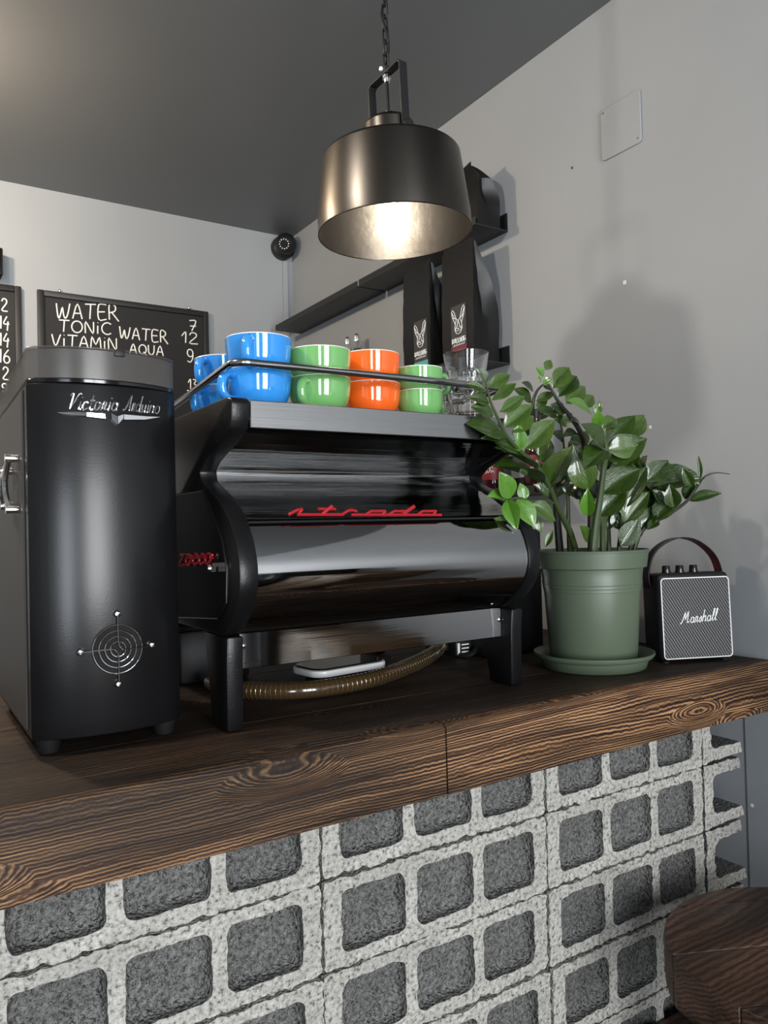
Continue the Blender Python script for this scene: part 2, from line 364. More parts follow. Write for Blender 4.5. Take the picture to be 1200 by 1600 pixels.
CUR = {    # joined script, x-height 0.5; the slant is added when laid out
 'V': (.62, [[(-.02,.80),(.10,.95),(.16,.8),(.20,.03),(.42,.7),(.55,.95),(.66,.88)]]),
 'A': (.68, [[(0,.08),(.12,.0),(.3,.4),(.5,.98),(.52,.5),(.54,.05),(.68,.1)],[(.14,.38),(.62,.36)]]),
 'M': (.88, [[(-.12,.06),(-.02,.0),(.12,.35),(.24,1.0),(.34,.3),(.56,1.0),(.60,.35),(.64,.05),(.84,.14)]]),
 'a': (.42, [ell(.17,.24,.16,.24,60,420,9),[(.33,.46),(.33,.08),(.44,.04)]]),
 'c': (.36, [[(.30,.42),(.16,.49),(.03,.25),(.14,.01),(.37,.1)]]),
 'd': (.44, [ell(.17,.24,.16,.24,60,420,9),[(.35,1.0),(.34,.1),(.45,.04)]]),
 'h': (.44, [[(.02,0),(.06,1.0)],[(.03,.3),(.2,.5),(.31,.36),(.31,.06),(.44,.05)]]),
 'i': (.2, [[(.08,.5),(.08,.05),(.2,.06)],[(.09,.70),(.11,.73)]]),
 'l': (.24, [[(0,.1),(.14,.6),(.16,1.0),(.08,.95),(.07,.1),(.24,.06)]]),
 'n': (.44, [[(.03,0),(.04,.5)],[(.04,.3),(.2,.5),(.30,.38),(.30,.06),(.44,.06)]]),
 'o': (.4, [ell(.18,.25,.16,.24,90,450,10),[(.3,.42),(.42,.40)]]),
 'r': (.34, [[(.03,0),(.06,.48),(.22,.46),(.24,.36),(.22,.06),(.34,.06)]]),
 's': (.32, [[(0,.04),(.2,.5),(.27,.2),(.17,.0),(.05,.06)]]),
 't': (.3, [[(.12,.85),(.10,.08),(.3,.06)],[(-.02,.56),(.28,.58)]]),
 'u': (.44, [[(.03,.48),(.05,.1),(.18,.01),(.32,.2),(.33,.48),(.33,.08),(.44,.05)]]),
 'z': (.36, [[(.04,.45),(.28,.47),(.06,.03),(.34,.05)]]),
 ' ': (.32, []), '.': (.2, [[(.05,.03),(.07,.05)]]),
}
def lay(text, font, gap=0.14, slant=0.0):    # -> strokes with x in 0..1 of the text width, height 1
    x = 0; out = []
    for ch in text:
        wd, st = font[ch]
        out += [[(x+a+slant*b, b) for a, b in s] for s in st]; x += wd+gap
    tot = x-gap
    return [[(a/tot, b) for a, b in s] for s in out], tot
def strokes(mb, sts, fn, r, seg=6, smooth=True):
    for s in sts:
        p = [fn(a, b) for a, b in s]
        if smooth and len(p) > 2: p = smooth_path(p, 3)
        mb.tube(p, r, seg)
def px_text(mb, text, p0, p1, h, ax, val, r, font=CAPS, gap=0.16, slant=0.0):   # baseline from p0 to p1 (photo px) on plane ax = val
    sts, _ = lay(text, font, gap, slant)
    strokes(mb, sts, lambda a, b: on(ax, val, p0[0]+(p1[0]-p0[0])*a, p0[1]+(p1[1]-p0[1])*a - h*b), r)

# ================================================================== SETTING
WX, BY, CZ, FY, LX = 1.51, 3.06, 2.667, -2.6, -2.6
struct('floor', MB().box((LX-.1, FY-.1, -0.08), (WX+.1, BY+.1, 0)), 'floor', 'brown board floor of the coffee bar')
struct('ceiling', MB().box((LX-.1, FY-.1, CZ), (WX+.1, BY+.1, CZ+.1)), 'ceiling', 'dark grey painted ceiling')
wr = struct('wall_right', MB().box((WX, FY-.1, 0), (WX+.12, BY+.1, CZ)), 'wall', 'grey painted side wall with shelves')
struct('wall_back', MB().box((LX-.1, BY, 0), (WX, BY+.12, CZ)), 'wall', 'grey painted wall behind the bar')
struct('wall_left', MB().box((LX-.12, FY-.1, 0), (LX, BY, CZ)), 'wall', 'grey painted wall')
fw = MB()
for a, b in (((LX, 0), (-1.75, CZ)), ((-0.95, 0), (-0.15, CZ)), ((1.0, 0), (WX, CZ)), ((-1.75, 2.35), (-0.95, CZ)), ((-0.15, 2.52), (1.0, CZ)), ((-0.15, 0), (1.0, 0.18))):
    fw.box((a[0], FY-.12, a[1]), (b[0], FY, b[1]))
struct('wall_front', fw, 'wall', 'grey painted street side wall')
win = MB()
for x in (-0.15, 0.405, 0.96): win.box((x, FY-.07, 0.18), (x+.04, FY-.02, 2.52))
for z in (0.18, 1.85, 2.48): win.box((-0.15, FY-.07, z), (1.0, FY-.02, z+.04))
struct('window_1', win, 'frame', 'black framed shop window')
dr = MB()
for x in (-1.75, -1.0): dr.box((x, FY-.07, 0), (x+.05, FY-.02, 2.35))
for z in (0, 2.30): dr.box((-1.7, FY-.07, z), (-1.0, FY-.02, z+.05))
struct('door_1', dr, 'frame', 'black framed glazed street door')
# fine joint line in the boarding under the counter, and small plugs in the wall
p = on(0, WX, 1163.5, 1125)
part_m = ROOTM.setdefault(wr.name, Matrix.Identity(4))
part('panel_joint', MB().box((WX-.0012, p.y-.0012, 0.02), (WX+.001, p.y+.0012, 0.998)), 'joint', wr)
for px, py, s in ((976, 441, .004), (1016, 667, .003), (1175, 1258, .003), (894, 262, .0025)):
    q = on(0, WX, px, py); part('wall_speck', MB().box((WX-.001, q.y-s, q.z-s*1.3), (WX+.001, q.y+s, q.z+s), 0), 'frame' if px == 894 else 'white', wr)

# ================================================================== COUNTER
ctr = thing('bar_counter', 'long charred wooden bar counter with thick front beams', 'counter', (0.4, 1.3, 1.0))
def plank(a, b, bev, wob=0.0015):
    mb = MB().box(a, b, bev); return mb
for x0, x1 in ((-1.2, 0.678), (0.681, 1.504)):
    mb = MB(); n = max(2, int((x1-x0)/.04))
    # slightly uneven sawn beam
    sec = [(.909,.999),(.909,1.094),(.914,1.1),(.9305,1.1),(.9305,.999)]
    grid = []
    for i in range(n+1):
        x = x0+(x1-x0)*i/n
        row = []
        for k, (y, z) in enumerate(sec+sec[:1]):
            d = noise.noise(Vector((x*6, z*30, y*9)))*.0022 if k in (0,1,2,5) else 0
            row.append(Vector((x, y+d, z+(noise.noise(Vector((x*5, 3.3, k)))*.0016 if z < 1.0 else 0))))
        grid.append(row)
    mb.sheet(grid); mb.add([grid[0][k] for k in range(5)], [(0,1,2,3,4)]); mb.add([grid[-1][k] for k in range(5)], [(4,3,2,1,0)])
    part('front_beam', mb, 'beam', ctr, ang=50)
for i, (y0, y1) in enumerate(((.9312,1.10),(1.1012,1.28),(1.2812,1.46),(1.4612,1.70))):
    part('top_board', MB().box((-1.2, y0, 1.055), (1.504, y1, 1.0998), .0015, 1), 'ctop', ctr)

# ================================================================== BLOCK WALL
base = thing('block_wall', 'wall of pale hollow concrete blocks carrying the bar counter', 'wall', (0.7, 0.99, 0.29), kind='structure')
def inside(p, poly):
    c = False; n = len(poly); j = n-1
    for i in range(n):
        a = poly[i]; b = poly[j]
        if (a[1] > p[1]) != (b[1] > p[1]) and p[0] < (b[0]-a[0])*(p[1]-a[1])/(b[1]-a[1])+a[0]: c = not c
        j = i
    return c
def resample(poly, step):
    out = []; n = len(poly)
    for i in range(n):
        a = Vector(poly[i]); b = Vector(poly[(i+1) % n]); k = max(1, int((b-a).length/step))
        out += [tuple(a+(b-a)*j/k) for j in range(k)]
    return out
def rough(poly, amp, seed, fr=70):
    return [(x+noise.noise(Vector((x*fr, z*fr, seed)))*amp, z+noise.noise(Vector((x*fr, z*fr, seed+9.3)))*amp) for x, z in poly]
def block_mesh(seed, L, H, broken=False):
    mb = MB(); D = .13; HD = .020
    gap = .0022
    if not broken:
        outer = rough(resample(rrect(gap+.001, gap, L-gap-.001, H-gap, .006, 2), .007), .0048, seed, 95)
        hw = (L-.06-.04)/3; holes = []
        for k in range(3):
            x0 = .03+k*(hw+.02); x1 = x0+hw; z0, z1 = .021, H-.019; zm = (z0+z1)/2
            pl = rrect(x0, z0, x1, z1, .013, 4)
            # a chipped notch in the web
            pl = resample(pl, .008); out = []
            for x, z in pl:
                if k > 0 and abs(z-zm) < .004 and x < x0+.003 and math.sin(seed*7+k) > .2: x -= .005
                if k < 2 and abs(z-zm) < .004 and x > x1-.003 and math.cos(seed*5+k) > .3: x += .004
                out.append((x, z))
            holes.append(rough(out, .0022, seed+k*3.1))
    else:
        z0, z1 = .026, H-.024
        c = [(gap, gap), (L, gap+.002), (L-.004, z0-.001)] + [(.045, z0)] + arc_pts(.045, z0+.016, .016, 270, 180, 4) + arc_pts(.045, z1-.016, .016, 180, 90, 4) + [(L-.012, z1), (L-.014, H-gap), (gap, H-gap)]
        outer = rough(resample(c, .008), .0045, seed); holes = []
    loops = [outer]+holes; pts = []; edges = []
    for lp in loops:
        o = len(pts); pts += [Vector(q) for q in lp]; edges += [(o+i, o+(i+1) % len(lp)) for i in range(len(lp))]
    rnd = random.Random(seed)
    vs2, _, fs2, *_ = delaunay_2d_cdt(pts, edges, [], 0, 1e-6)
    fs = []
    for f in fs2:
        c = (sum(vs2[i].x for i in f)/3, sum(vs2[i].y for i in f)/3)
        if inside(c, outer) and not any(inside(c, h) for h in holes): fs.append(f)
    mb.slot(0).add([(q.x, noise.noise(Vector((q.x*90, q.y*90, seed)))*.0025, q.y) for q in vs2], fs)
    def wall(lp, y1, slot):
        n = len(lp); mb.slot(slot)
        fy = [noise.noise(Vector((x*90, z*90, seed)))*.0025 for x, z in lp]
        mb.add([(x, fy[i], z) for i, (x, z) in enumerate(lp)]+[(x, y1, z) for x, z in lp], [(i, (i+1) % n, n+(i+1) % n, n+i) for i in range(n)])
    if broken:
        wall(outer, D, 1)
    else:
        wall(outer, D, 0)
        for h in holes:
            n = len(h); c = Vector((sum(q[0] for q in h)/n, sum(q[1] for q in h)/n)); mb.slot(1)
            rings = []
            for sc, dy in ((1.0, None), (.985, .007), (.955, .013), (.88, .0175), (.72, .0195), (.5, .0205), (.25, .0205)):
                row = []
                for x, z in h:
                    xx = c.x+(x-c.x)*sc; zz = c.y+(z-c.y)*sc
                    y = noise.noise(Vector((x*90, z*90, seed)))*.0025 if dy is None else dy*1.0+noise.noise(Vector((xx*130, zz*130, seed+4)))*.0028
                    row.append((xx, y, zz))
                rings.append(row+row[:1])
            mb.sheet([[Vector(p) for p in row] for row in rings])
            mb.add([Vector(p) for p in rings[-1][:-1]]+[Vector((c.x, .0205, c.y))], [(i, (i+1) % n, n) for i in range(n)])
        mb.slot(0).add([(gap, D, gap), (L-gap, D, gap), (L-gap, D, H-gap), (gap, D, H-gap)], [(0, 1, 2, 3)])
    return mb
BL, BH = .4135, .1247
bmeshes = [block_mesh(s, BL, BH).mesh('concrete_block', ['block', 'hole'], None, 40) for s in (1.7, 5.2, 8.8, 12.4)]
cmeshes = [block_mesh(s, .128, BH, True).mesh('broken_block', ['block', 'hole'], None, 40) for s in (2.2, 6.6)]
brn = random.Random(3)
cols = [.0715-BL, .0715, .485, .8985]
for r in range(7):
    z = .915-r*.125
    for c, x in enumerate(cols):
        o = bpy.data.objects.new('concrete_block', brn.choice(bmeshes)); COL.objects.link(o); o.parent = base
        o.location = Vector((x+brn.uniform(-.002,.002), .936+brn.uniform(-.002,.003), z+brn.uniform(-.0007,.0007)))-base.location
    o = bpy.data.objects.new('broken_block', cmeshes[r % 2]); COL.objects.link(o); o.parent = base
    o.location = Vector((1.3125, .937+brn.uniform(-.002,.002), z))-base.location
    o['label'] = 'broken end block open to one side'
# wooden ledge at the foot of the blocks
solo('wooden_ledge', MB().box((0.55, .80, .425), (1.505, .933, .49), .004), 'stool', 'dark wooden ledge at the foot of the concrete blocks', 'ledge')
lg = bpy.data.objects['wooden_ledge']

# ================================================================== STOOL
SZ = .75; SC = Vector((1.14, .6345, 0)); SR = .210
stl = thing('wooden_stool', 'dark brown plank-topped wooden stool in front of the block wall', 'stool', (SC.x, SC.y, 0))
p0 = on(2, SZ, 1047, 1493); p1 = on(2, SZ, 1200, 1477); pdir = Vector((p1.x-p0.x, p1.y-p0.y)).normalized(); pn = Vector((-pdir.y, pdir.x))
off1 = (Vector((p0.x, p0.y))-SC.xy).dot(pn)
p2 = on(2, SZ, 1155, 1575); off2 = (Vector((p2.x, p2.y))-SC.xy).dot(pn)
stepw = off1-off2
outl = []
for i in range(72):
    a = 2*PI*i/72; outl.append(Vector((SR*math.cos(a), SR*math.sin(a))))
def clip(poly, nrm, d, keep):                 # keep side nrm.p <= d (keep=-1) or >= d
    out = []
    for i in range(len(poly)):
        a = poly[i]; b = poly[(i+1) % len(poly)]; da = (a.dot(nrm)-d)*keep; db = (b.dot(nrm)-d)*keep
        if da >= 0: out.append(a)
        if (da > 0) != (db > 0) and abs(da-db) > 1e-9: out.append(a+(b-a)*(da/(da-db)))
    return out
bounds = [off1+stepw*k for k in range(4, -5, -1)]
for k in range(len(bounds)-1):
    hi, lo = bounds[k]-.0012, bounds[k+1]+.0012
    pl = clip(clip(outl, pn, hi, -1), pn, lo, 1)
    if len(pl) < 3: continue
    zt = SZ+(0.001 if k % 2 else 0)
    if hi <= off1+1e-3 and lo >= off2-1e-3:    # the plank with the straight sawn end
        q0 = p0.xy-SC.xy; q1 = p2.xy-SC.xy; e = (q1-q0).normalized(); nn = Vector((-e.y, e.x)); nn = nn if nn.dot(q0) > 0 else -nn
        pl = clip(pl, nn, q0.dot(nn), -1)
    cen = sum(pl, Vector((0,0)))/len(pl)
    mb = MB().prism([tuple(q) for q in pl], lambda x, y: Vector((SC.x+x, SC.y+y, SZ-.072)), lambda x, y, zt=zt: Vector((SC.x+x, SC.y+y, zt))).bevel(.003, 2, 40)
    # grain runs along the plank
    o = part('seat_plank', mb, 'stool', stl, ang=45)
for a in (45, 135, 225, 315):
    ca, sa = math.cos(math.radians(a)), math.sin(math.radians(a))
    part('leg', MB().tube([(SC.x+.10*ca, SC.y+.10*sa, SZ-.073), (SC.x+.125*ca, SC.y+.125*sa, 0.0)], [.022,.019], 12), 'stool', stl)
rg = [(SC.x+.117*math.cos(i*PI/12), SC.y+.117*math.sin(i*PI/12), .25) for i in range(24)]
part('foot_ring', MB().tube(rg, .008, 8, closed=True), 'blackmatte', stl)

# pale table seen mirrored in the machine; sideboard and fridge added for its reflections
tb = thing('cafe_table', 'pale wooden cafe table by the shop window', 'table', (0.35, -1.3, 0))
sb = thing('added_sideboard', 'pale wooden sideboard, unseen, added for a tan reflection in the machine', 'sideboard', (1.38, -.25, 0))  # out of view; added as a tan surface for the lower plate to mirror
part('carcass', MB().box((1.22, -.50, .05), (1.505, .02, 1.02), .006), 'table', sb)
for y in (-.47, -.05):
    for x in (1.25, 1.45): part('leg', MB().box((x, y, 0), (x+.03, y+.03, .05)), 'blackmatte', sb)
for y in (-.49, -.235): part('door', MB().box((1.212, y, .09), (1.2195, y+.245, .98), .003), 'table', sb)
fr = thing('added_fridge', 'black fridge, unseen, added for a dark reflection in the machine', 'fridge', (1.36, -1.0, 0))  # out of view; added as a dark shape for the steel panels to mirror
part('cabinet', MB().box((1.18, -1.42, .04), (1.505, -.54, 1.25), .008), 'blackmatte', fr)
part('door', MB().box((1.165, -1.40, .08), (1.179, -.56, 1.22), .004), 'blackgloss', fr)
for y in (-1.36, -.62): part('foot', MB().box((1.22, y, 0), (1.26, y+.04, .04)), 'rubber', fr)
part('tabletop', MB().box((-.10, -1.7, .71), (.80, -.95, .75), .005), 'table', tb)
for x in (-.05, .71):
    for y in (-1.65, -1.02): part('leg', MB().box((x, y, 0), (x+.045, y+.045, .71)), 'blackmatte', tb)

# ================================================================== ESPRESSO MACHINE
CT = 1.10
em = thing('espresso_machine', 'black and mirror steel espresso machine with red lettering on the counter', 'espresso machine', (.68, 1.3, CT))
PROF = [(1.012,1.567),(1.013,1.548),(1.020,1.531),(1.052,1.519),(1.090,1.506),(1.124,1.495),(1.143,1.484),(1.147,1.477),(1.140,1.465),(1.112,1.453),
        (1.080,1.438),(1.050,1.420),(1.028,1.402),(1.010,1.378),(.999,1.353),(.995,1.330),(.998,1.306),(1.010,1.285),(1.028,1.265),(1.052,1.246),(1.066,1.238)]
pv = [Vector((0, y, z)) for y, z in PROF]
dense = pv[:3] + smooth_path(pv[2:], 4)[1:]
YB, ZB, ZT = 1.62, 1.238, 1.577
def offset_curve(c, d):
    out = []
    for i in range(len(c)):
        t = (c[min(i+1, len(c)-1)]-c[max(i-1, 0)]).normalized(); nrm = Vector((0, -t.z, t.y))   # points to +y (into the machine)
        if nrm.y < 0: nrm = -nrm
        out.append(c[i]+nrm*d)
    return out
inner = [q for q in offset_curve(dense, .034) if q.z < 1.545]
def side(x0, x1, name='side_panel'):
    outp = [(q.y, q.z) for q in dense]+[(1.075, ZB), (YB, ZB), (YB, ZT), (1.03, ZT), (1.016, ZT-.003)]
    mb = MB()
    mb.prism(outp, lambda y, z: Vector((x0, y, z)), lambda y, z: Vector((x1, y, z))).bevel(.0028, 2, 28)
    return part(name, mb, 'blackgrain', em, ang=40)
sl = side(.402, .430); sr = side(.932, .960)
# raised rim of the left flank around the gloss inset panel
inset = [(1.125,1.45),(1.05,1.375),(1.036,1.335),(1.040,1.288),(1.075,1.262),(1.30,1.215+.03),(1.58,1.25),(1.58,1.45)]
part('gloss_inset', MB().prism(inset, lambda y, z: Vector((.3995, y, z)), lambda y, z: Vector((.4035, y, z))).bevel(.001, 1, 40), 'blackgloss', sl)
mb = MB(); lp = [Vector((.3995, y, z)) for y, z in inset]; mb.tube(lp, .0016, 6, closed=True); part('inset_trim', mb, 'blackgrain', sl)
b0 = on(0, .4, 345, 887)
mb = MB(); mb.tube([(.3995, b0.y, b0.z), (.384, b0.y, b0.z)], .0075, 6); mb.tube([(.384, b0.y, b0.z), (.380, b0.y, b0.z)], [.0055, .004], 12)
part('hex_bolt', mb, 'chrome', sl, ang=25, label='chrome hexagonal bolt')
mb = MB(); px_text(mb, 'zocco', (279, 884), (330, 881), 34, 0, .396, .0021, CUR, 0.02, 0.15); part('red_script', mb, 'red', sl, label='red script lettering')
q0 = on(0, .396, 281, 865); q1 = on(0, .396, 333, 872)
part('script_bar', MB().tube([q0, q1], .0010, 6), 'red', sl)
for px in (292, 305, 318): q = on(0, .395, px, 872); part('rivet', MB().cyl(q, q+Vector((.008,0,0)), .0022, 8), 'chrome', sl)
# dark carcass
part('carcass', MB().box((.4305, 1.165, 1.242), (.9315, 1.60, 1.55)), 'dark', em)
# mirror panels
def mirror_panel(name, pts, m, th=.0015):
    mb = MB(); xs = [.4306+(.9314-.4306)*i/24 for i in range(25)]
    mb.sheet([[Vector((x, q.y, q.z)) for x in xs] for q in pts]); o2 = [Vector((0, q.y+.004, q.z)) for q in pts]
    mb.sheet([[Vector((x, q.y, q.z)) for x in (xs[0], xs[-1])] for q in o2]); return part(name, mb, m, em, ang=60)
din = offset_curve(dense, .0035)
up = [q for q in din if 1.4015 <= q.z <= 1.531]; lo = [q for q in din if q.z <= 1.3985]
upp = mirror_panel('upper_back_panel', up, 'mirrorwave'); mirror_panel('lower_back_panel', lo, 'mirror')
part('panel_seam', MB().box((.4306, up[-1].y-.0005, 1.3985), (.9314, up[-1].y+.006, 1.4015)), 'dark', em)
# cup tray on top
tr = part('cup_tray', MB().box((.4305, 1.018, 1.562), (.9315, 1.60, 1.569), .001, 1), 'steel', em)
part('tray_front', MB().box((.4305, 1.014, 1.5325), (.9315, 1.018, 1.572), .0012, 1), 'steel', em)
rx0, rx1, ry, rz, RR = .428, .946, 1.058, 1.6345, .022
path = [(rx0, 1.58, rz-.042), (rx0, 1.3, rz-.020), (rx0, ry+RR, rz)] + [(rx0+RR-RR*math.cos(a), ry+RR-RR*math.sin(a), rz) for a in [i*PI/12 for i in range(1, 6)]] + \
       [(rx0+RR, ry, rz)] + [(rx0+(rx1-rx0)*t, ry, rz) for t in (.3, .5, .7)] + [(rx1-RR, ry, rz)] + [(rx1-RR+RR*math.sin(a), ry+RR-RR*math.cos(a), rz) for a in [i*PI/12 for i in range(1, 6)]] + [(rx1, ry+RR, rz), (rx1, 1.3, rz-.020), (rx1, 1.58, rz-.042)]
rail = part('cup_rail', MB().tube(path, .0058, 12), 'railsteel', em, label='polished tubular cup rail')
for x in (rx0, rx1):
    for y in (1.42, 1.56): part('rail_post', MB().cyl((x, y, 1.566), (x, y, rz-.020-(y-1.3)*.0786), .0045, 10), 'railsteel', rail)
# red name lettering, standing on the seam
def trace(pts): return [on(1, 1.022, 430+x*.2417, 770+y*.2417) for x, y in pts]
mb = MB()
for st, r in (([(85,142),(140,112),(176,107)],.0024), ([(176,107),(160,124),(150,141)],.0020), ([(140,141),(440,141)],.0024), ([(300,141),(330,115),(368,86)],.0030), ([(275,104),(390,105)],.0022),
           ([(430,141),(475,113),(500,112),(525,120)],.0024), ([(490,142),(1075,143)],.0024), ([(585,141),(618,119),(712,118),(690,141)],.0023), ([(735,141),(766,119),(850,118)],.0023), ([(820,141),(858,114),(898,88)],.0034), ([(920,141),(950,119),(1040,118),(1020,141)],.0023)):
    for u in range(len(st)-1): mb.tube(trace(st[u:u+2]), r, 8)
part('red_name_lettering', mb, 'red', em, label='red raised script name')
# lower plate, screws, legs
lpz0, lpz1, lpy = 1.186, 1.2385, 1.072
part('lower_plate', MB().box((.4306, lpy, lpz0), (.9314, lpy+.003, lpz1), .0008, 1), 'mirror', em)
for px, py in ((380, 1009), (780, 968)):
    q = on(1, lpy, px, py); mb = MB().lathe([(0,.0028),(.0025,.0024),(.0042,.001),(.0045,0)], seg=12)
    mb.v = [Vector((q.x+a.x, q.y-a.z, q.z+a.y)) for a in mb.v]; part('screw', mb, 'chrome', em)
part('underside', MB().box((.4306, 1.078, 1.228), (.9314, 1.60, 1.2375)), 'dark', em)
def leg(x0, x1, y0, back):
    tp = [(y0-.004, ZB-.001), (y0, 1.20), (y0+.002, CT+.0008)]
    poly = tp + ([(y0+.062, CT+.0008), (y0+.092, ZB-.001)] if not back else [(y0+.07, CT+.0008), (y0+.08, ZB-.001)])
    part('leg', MB().prism(poly, lambda y, z: Vector((x0, y, z)), lambda y, z: Vector((x1, y, z))).bevel(.004, 2, 40), 'blackgrain', em)
leg(.404, .4302, 1.056, False); leg(.9316, .958, 1.046, False); leg(.404, .4302, 1.50, True); leg(.9316, .958, 1.50, True)
# steam pipe beside the right flank
part('steam_pipe', MB().tube(smooth_path([(.975, 1.30, 1.53), (.985, 1.27, 1.50), (.99, 1.26, 1.40), (.99, 1.25, 1.25)], 5), .0045, 10), 'chrome', em)
part('pipe_elbow', MB().cyl((.958, 1.30, 1.53), (.978, 1.30, 1.53), .008, 12), 'chrome', em)

# ---- things under the machine
hs = thing('drain_hose', 'amber ribbed drain hose under the espresso machine', 'hose', (.6, 1.2, CT))
R_H = .0145; CT_ = CT; CT = CT+.0012
hp = smooth_path([on(2, CT+R_H, 330, 1065), on(2, CT+R_H, 375, 1078), on(2, CT+R_H, 470, 1079), on(2, CT+R_H, 570, 1064), on(2, CT+R_H, 640, 1040), on(2, CT+R_H+.004, 680, 1018), on(2, CT+R_H+.01, 690, 1000)], 14)
CT = CT_
part('hose_wall', MB().tube(hp, R_H, 14), 'hosew', hs)
mb = MB(); acc = 0; last = hp[0]
for i in range(1, len(hp)-1):
    acc += (hp[i]-last).length; last = hp[i]
    if acc > .0062:
        acc = 0; t = (hp[i+1]-hp[i-1]).normalized(); a = t.orthogonal().normalized(); b = t.cross(a)
        mb.tube([hp[i]+(a*math.cos(k*PI/6)+b*math.sin(k*PI/6))*R_H for k in range(12)], .0005, 5, closed=True)
part('hose_coil', mb, 'hosering', hs, kind='stuff')
wd = thing('white_router', 'flat white rounded device lying under the espresso machine', 'device', (.66, 1.30, CT))
c = on(2, CT+.02, 556, 1053); ax = Vector((1, .12, 0)).normalized(); ay = Vector((-ax.y, ax.x, 0))
def dv(x, y, z): return Vector((c.x, c.y, 0))+ax*x+ay*y+Vector((0,0,z))
pl = rrect(-.085, 0, .085, .10, .028, 6)
part('stand', MB().prism(rrect(-.06, .02, .06, .09, .02, 4), lambda x, y: dv(x, y, CT+.0008), lambda x, y: dv(x, y, CT+.021)), 'blackmatte', wd)
part('white_shell', MB().prism(pl, lambda x, y: dv(x, y, CT+.0215), lambda x, y: dv(x, y, CT+.034)).bevel(.003, 2, 40), 'whiteplastic', wd)
part('dark_top', MB().prism(rrect(-.08, .005, .08, .095, .025, 6), lambda x, y: dv(x, y, CT+.0345), lambda x, y: dv(x, y, CT+.0375)), 'blackgloss', wd)
pk = thing('pump_box', 'black box standing far under the espresso machine', 'box', (.60, 1.50, CT))
part('case', MB().box((.46, 1.44, CT+.0008), (.60, 1.56, CT+.10), .006), 'blackmatte', pk); part('lid', MB().box((.455, 1.435, CT+.101), (.605, 1.565, CT+.112), .004), 'dark', pk)
pw = thing('power_adapter', 'black power plug with printed label hanging by its cable under the machine', 'plug', (.89, 1.30, CT))
q = on(1, 1.34, 726, 1013); PY = 1.342
part('plug_body', MB().box((q.x-.022, PY, q.z-.016), (q.x+.022, PY+.03, q.z+.016), .003), 'blackmatte', pw)
part('printed_label', MB().box((q.x-.018, PY-.0008, q.z-.012), (q.x-.012, PY+.0002, q.z+.012)), 'white', pw)
mb = MB()
for k in range(3): mb.box((q.x-.007, PY-.0008, q.z-.009+k*.008), (q.x+.013, PY+.0002, q.z-.0065+k*.008))
part('label_print', mb, 'white', pw)
part('cable', MB().tube(smooth_path([(q.x+.022, PY+.015, q.z), (q.x+.030, PY+.01, q.z+.002), (q.x+.024, PY-.012, CT+.02), (q.x, PY-.018, CT+.0065), (q.x-.016, PY+.02, CT+.0065), (q.x-.012, PY+.12, CT+.0065)], 6), .0055, 8), 'rubber', pw)

# ================================================================== GRINDER
gr = thing('coffee_grinder', 'tall black coffee grinder with bowed back and round fan guard on the counter', 'grinder', (.253, 1.27, CT))
GX0, GX1, GY = .1555, .3525, 1.104
gc = (GX0+GX1)/2; ghw = (GX1-GX0)/2
def bow(x): t = (x-gc)/ghw; return GY-.026*(1-abs(t)**2.2)
def foot(ins=0.0, yb=1.44, n=26):
    pts = []
    for i in range(n+1):
        t = -1+2*i/n; x = gc+t*(ghw-ins); pts.append((x, bow(gc+t*ghw)+ins+.004*max(0, abs(t)-.9)*10))
    return pts+[(GX1-ins, yb-ins), (GX0+ins, yb-ins)]
part('body', MB().prism(foot(), lambda x, y: Vector((x, y, CT+.021)), lambda x, y: Vector((x, y, 1.590 if y < 1.2 else 1.575))).bevel(.003, 2, 50), 'black', gr, ang=40)
# steel flank on the bar side
part('steel_flank', MB().prism([(1.135, 1.13), (1.43, 1.13), (1.43, 1.572), (1.135, 1.585)], lambda y, z: Vector((GX0-.0025, y, z)), lambda y, z: Vector((GX0+.0005, y, z))).bevel(.001, 1), 'darksteel', gr)
def slope(y, z0, z1): return z0+(z1-z0)*max(0, (y-1.08))/.36
part('hopper_seal', MB().prism(foot(.0008), lambda x, y: Vector((x, y, slope(y, 1.5905, 1.576))), lambda x, y: Vector((x, y, slope(y, 1.5965, 1.582)))).bevel(.001, 1, 50), 'blackgloss', gr, ang=40)
hopper = MB(); fo = foot(.001); fi = foot(.0045)
def wallring(mb, a, b, z0, z1):
    n = len(a)
    mb.add([Vector((x, y, slope(y, *z0))) for x, y in a]+[Vector((x, y, slope(y, *z1))) for x, y in a]+[Vector((x, y, slope(y, *z0))) for x, y in b]+[Vector((x, y, slope(y, *z1))) for x, y in b],
           [f for i in range(n) for j in [(i+1) % n] for f in ((i, j, n+j, n+i), (2*n+i, 3*n+i, 3*n+j, 2*n+j), (n+i, n+j, 3*n+j, 3*n+i), (i, 2*n+i, 2*n+j, j))])
wallring(hopper, fo, fi, (1.597, 1.5825), (1.636, 1.613)); part('hopper_wall', hopper, 'smoke', gr, ang=40, label='smoked clear hopper rim')
part('hopper_lid', MB().prism(foot(.0), lambda x, y: Vector((x, y, slope(y, 1.6365, 1.6135))), lambda x, y: Vector((x, y, slope(y, 1.6395, 1.6165)))).bevel(.001, 1, 50), 'smoke', gr, ang=40)
part('lid_catch', MB().box((.262, bow(.27)-.002, 1.630), (.276, bow(.27)+.004, 1.6385), .001), 'blackmatte', gr)
part('bean_core', MB().box((GX0+.012, 1.115, 1.598), (GX1-.012, 1.42, 1.600)), 'dark', gr)
for x, y in ((.178, 1.122), (.333, 1.122), (.178, 1.40), (.333, 1.40)):
    part('rubber_foot', MB().lathe([(0,0),(.013,0),(.017,.019),(.0,.020)], (x, y, CT+.0005), 18), 'rubber', gr)
def onbow(px, py):
    y = 1.085
    for _ in range(4): q = on(1, y, px, py); y = bow(q.x)-.001
    return on(1, y, px, py)
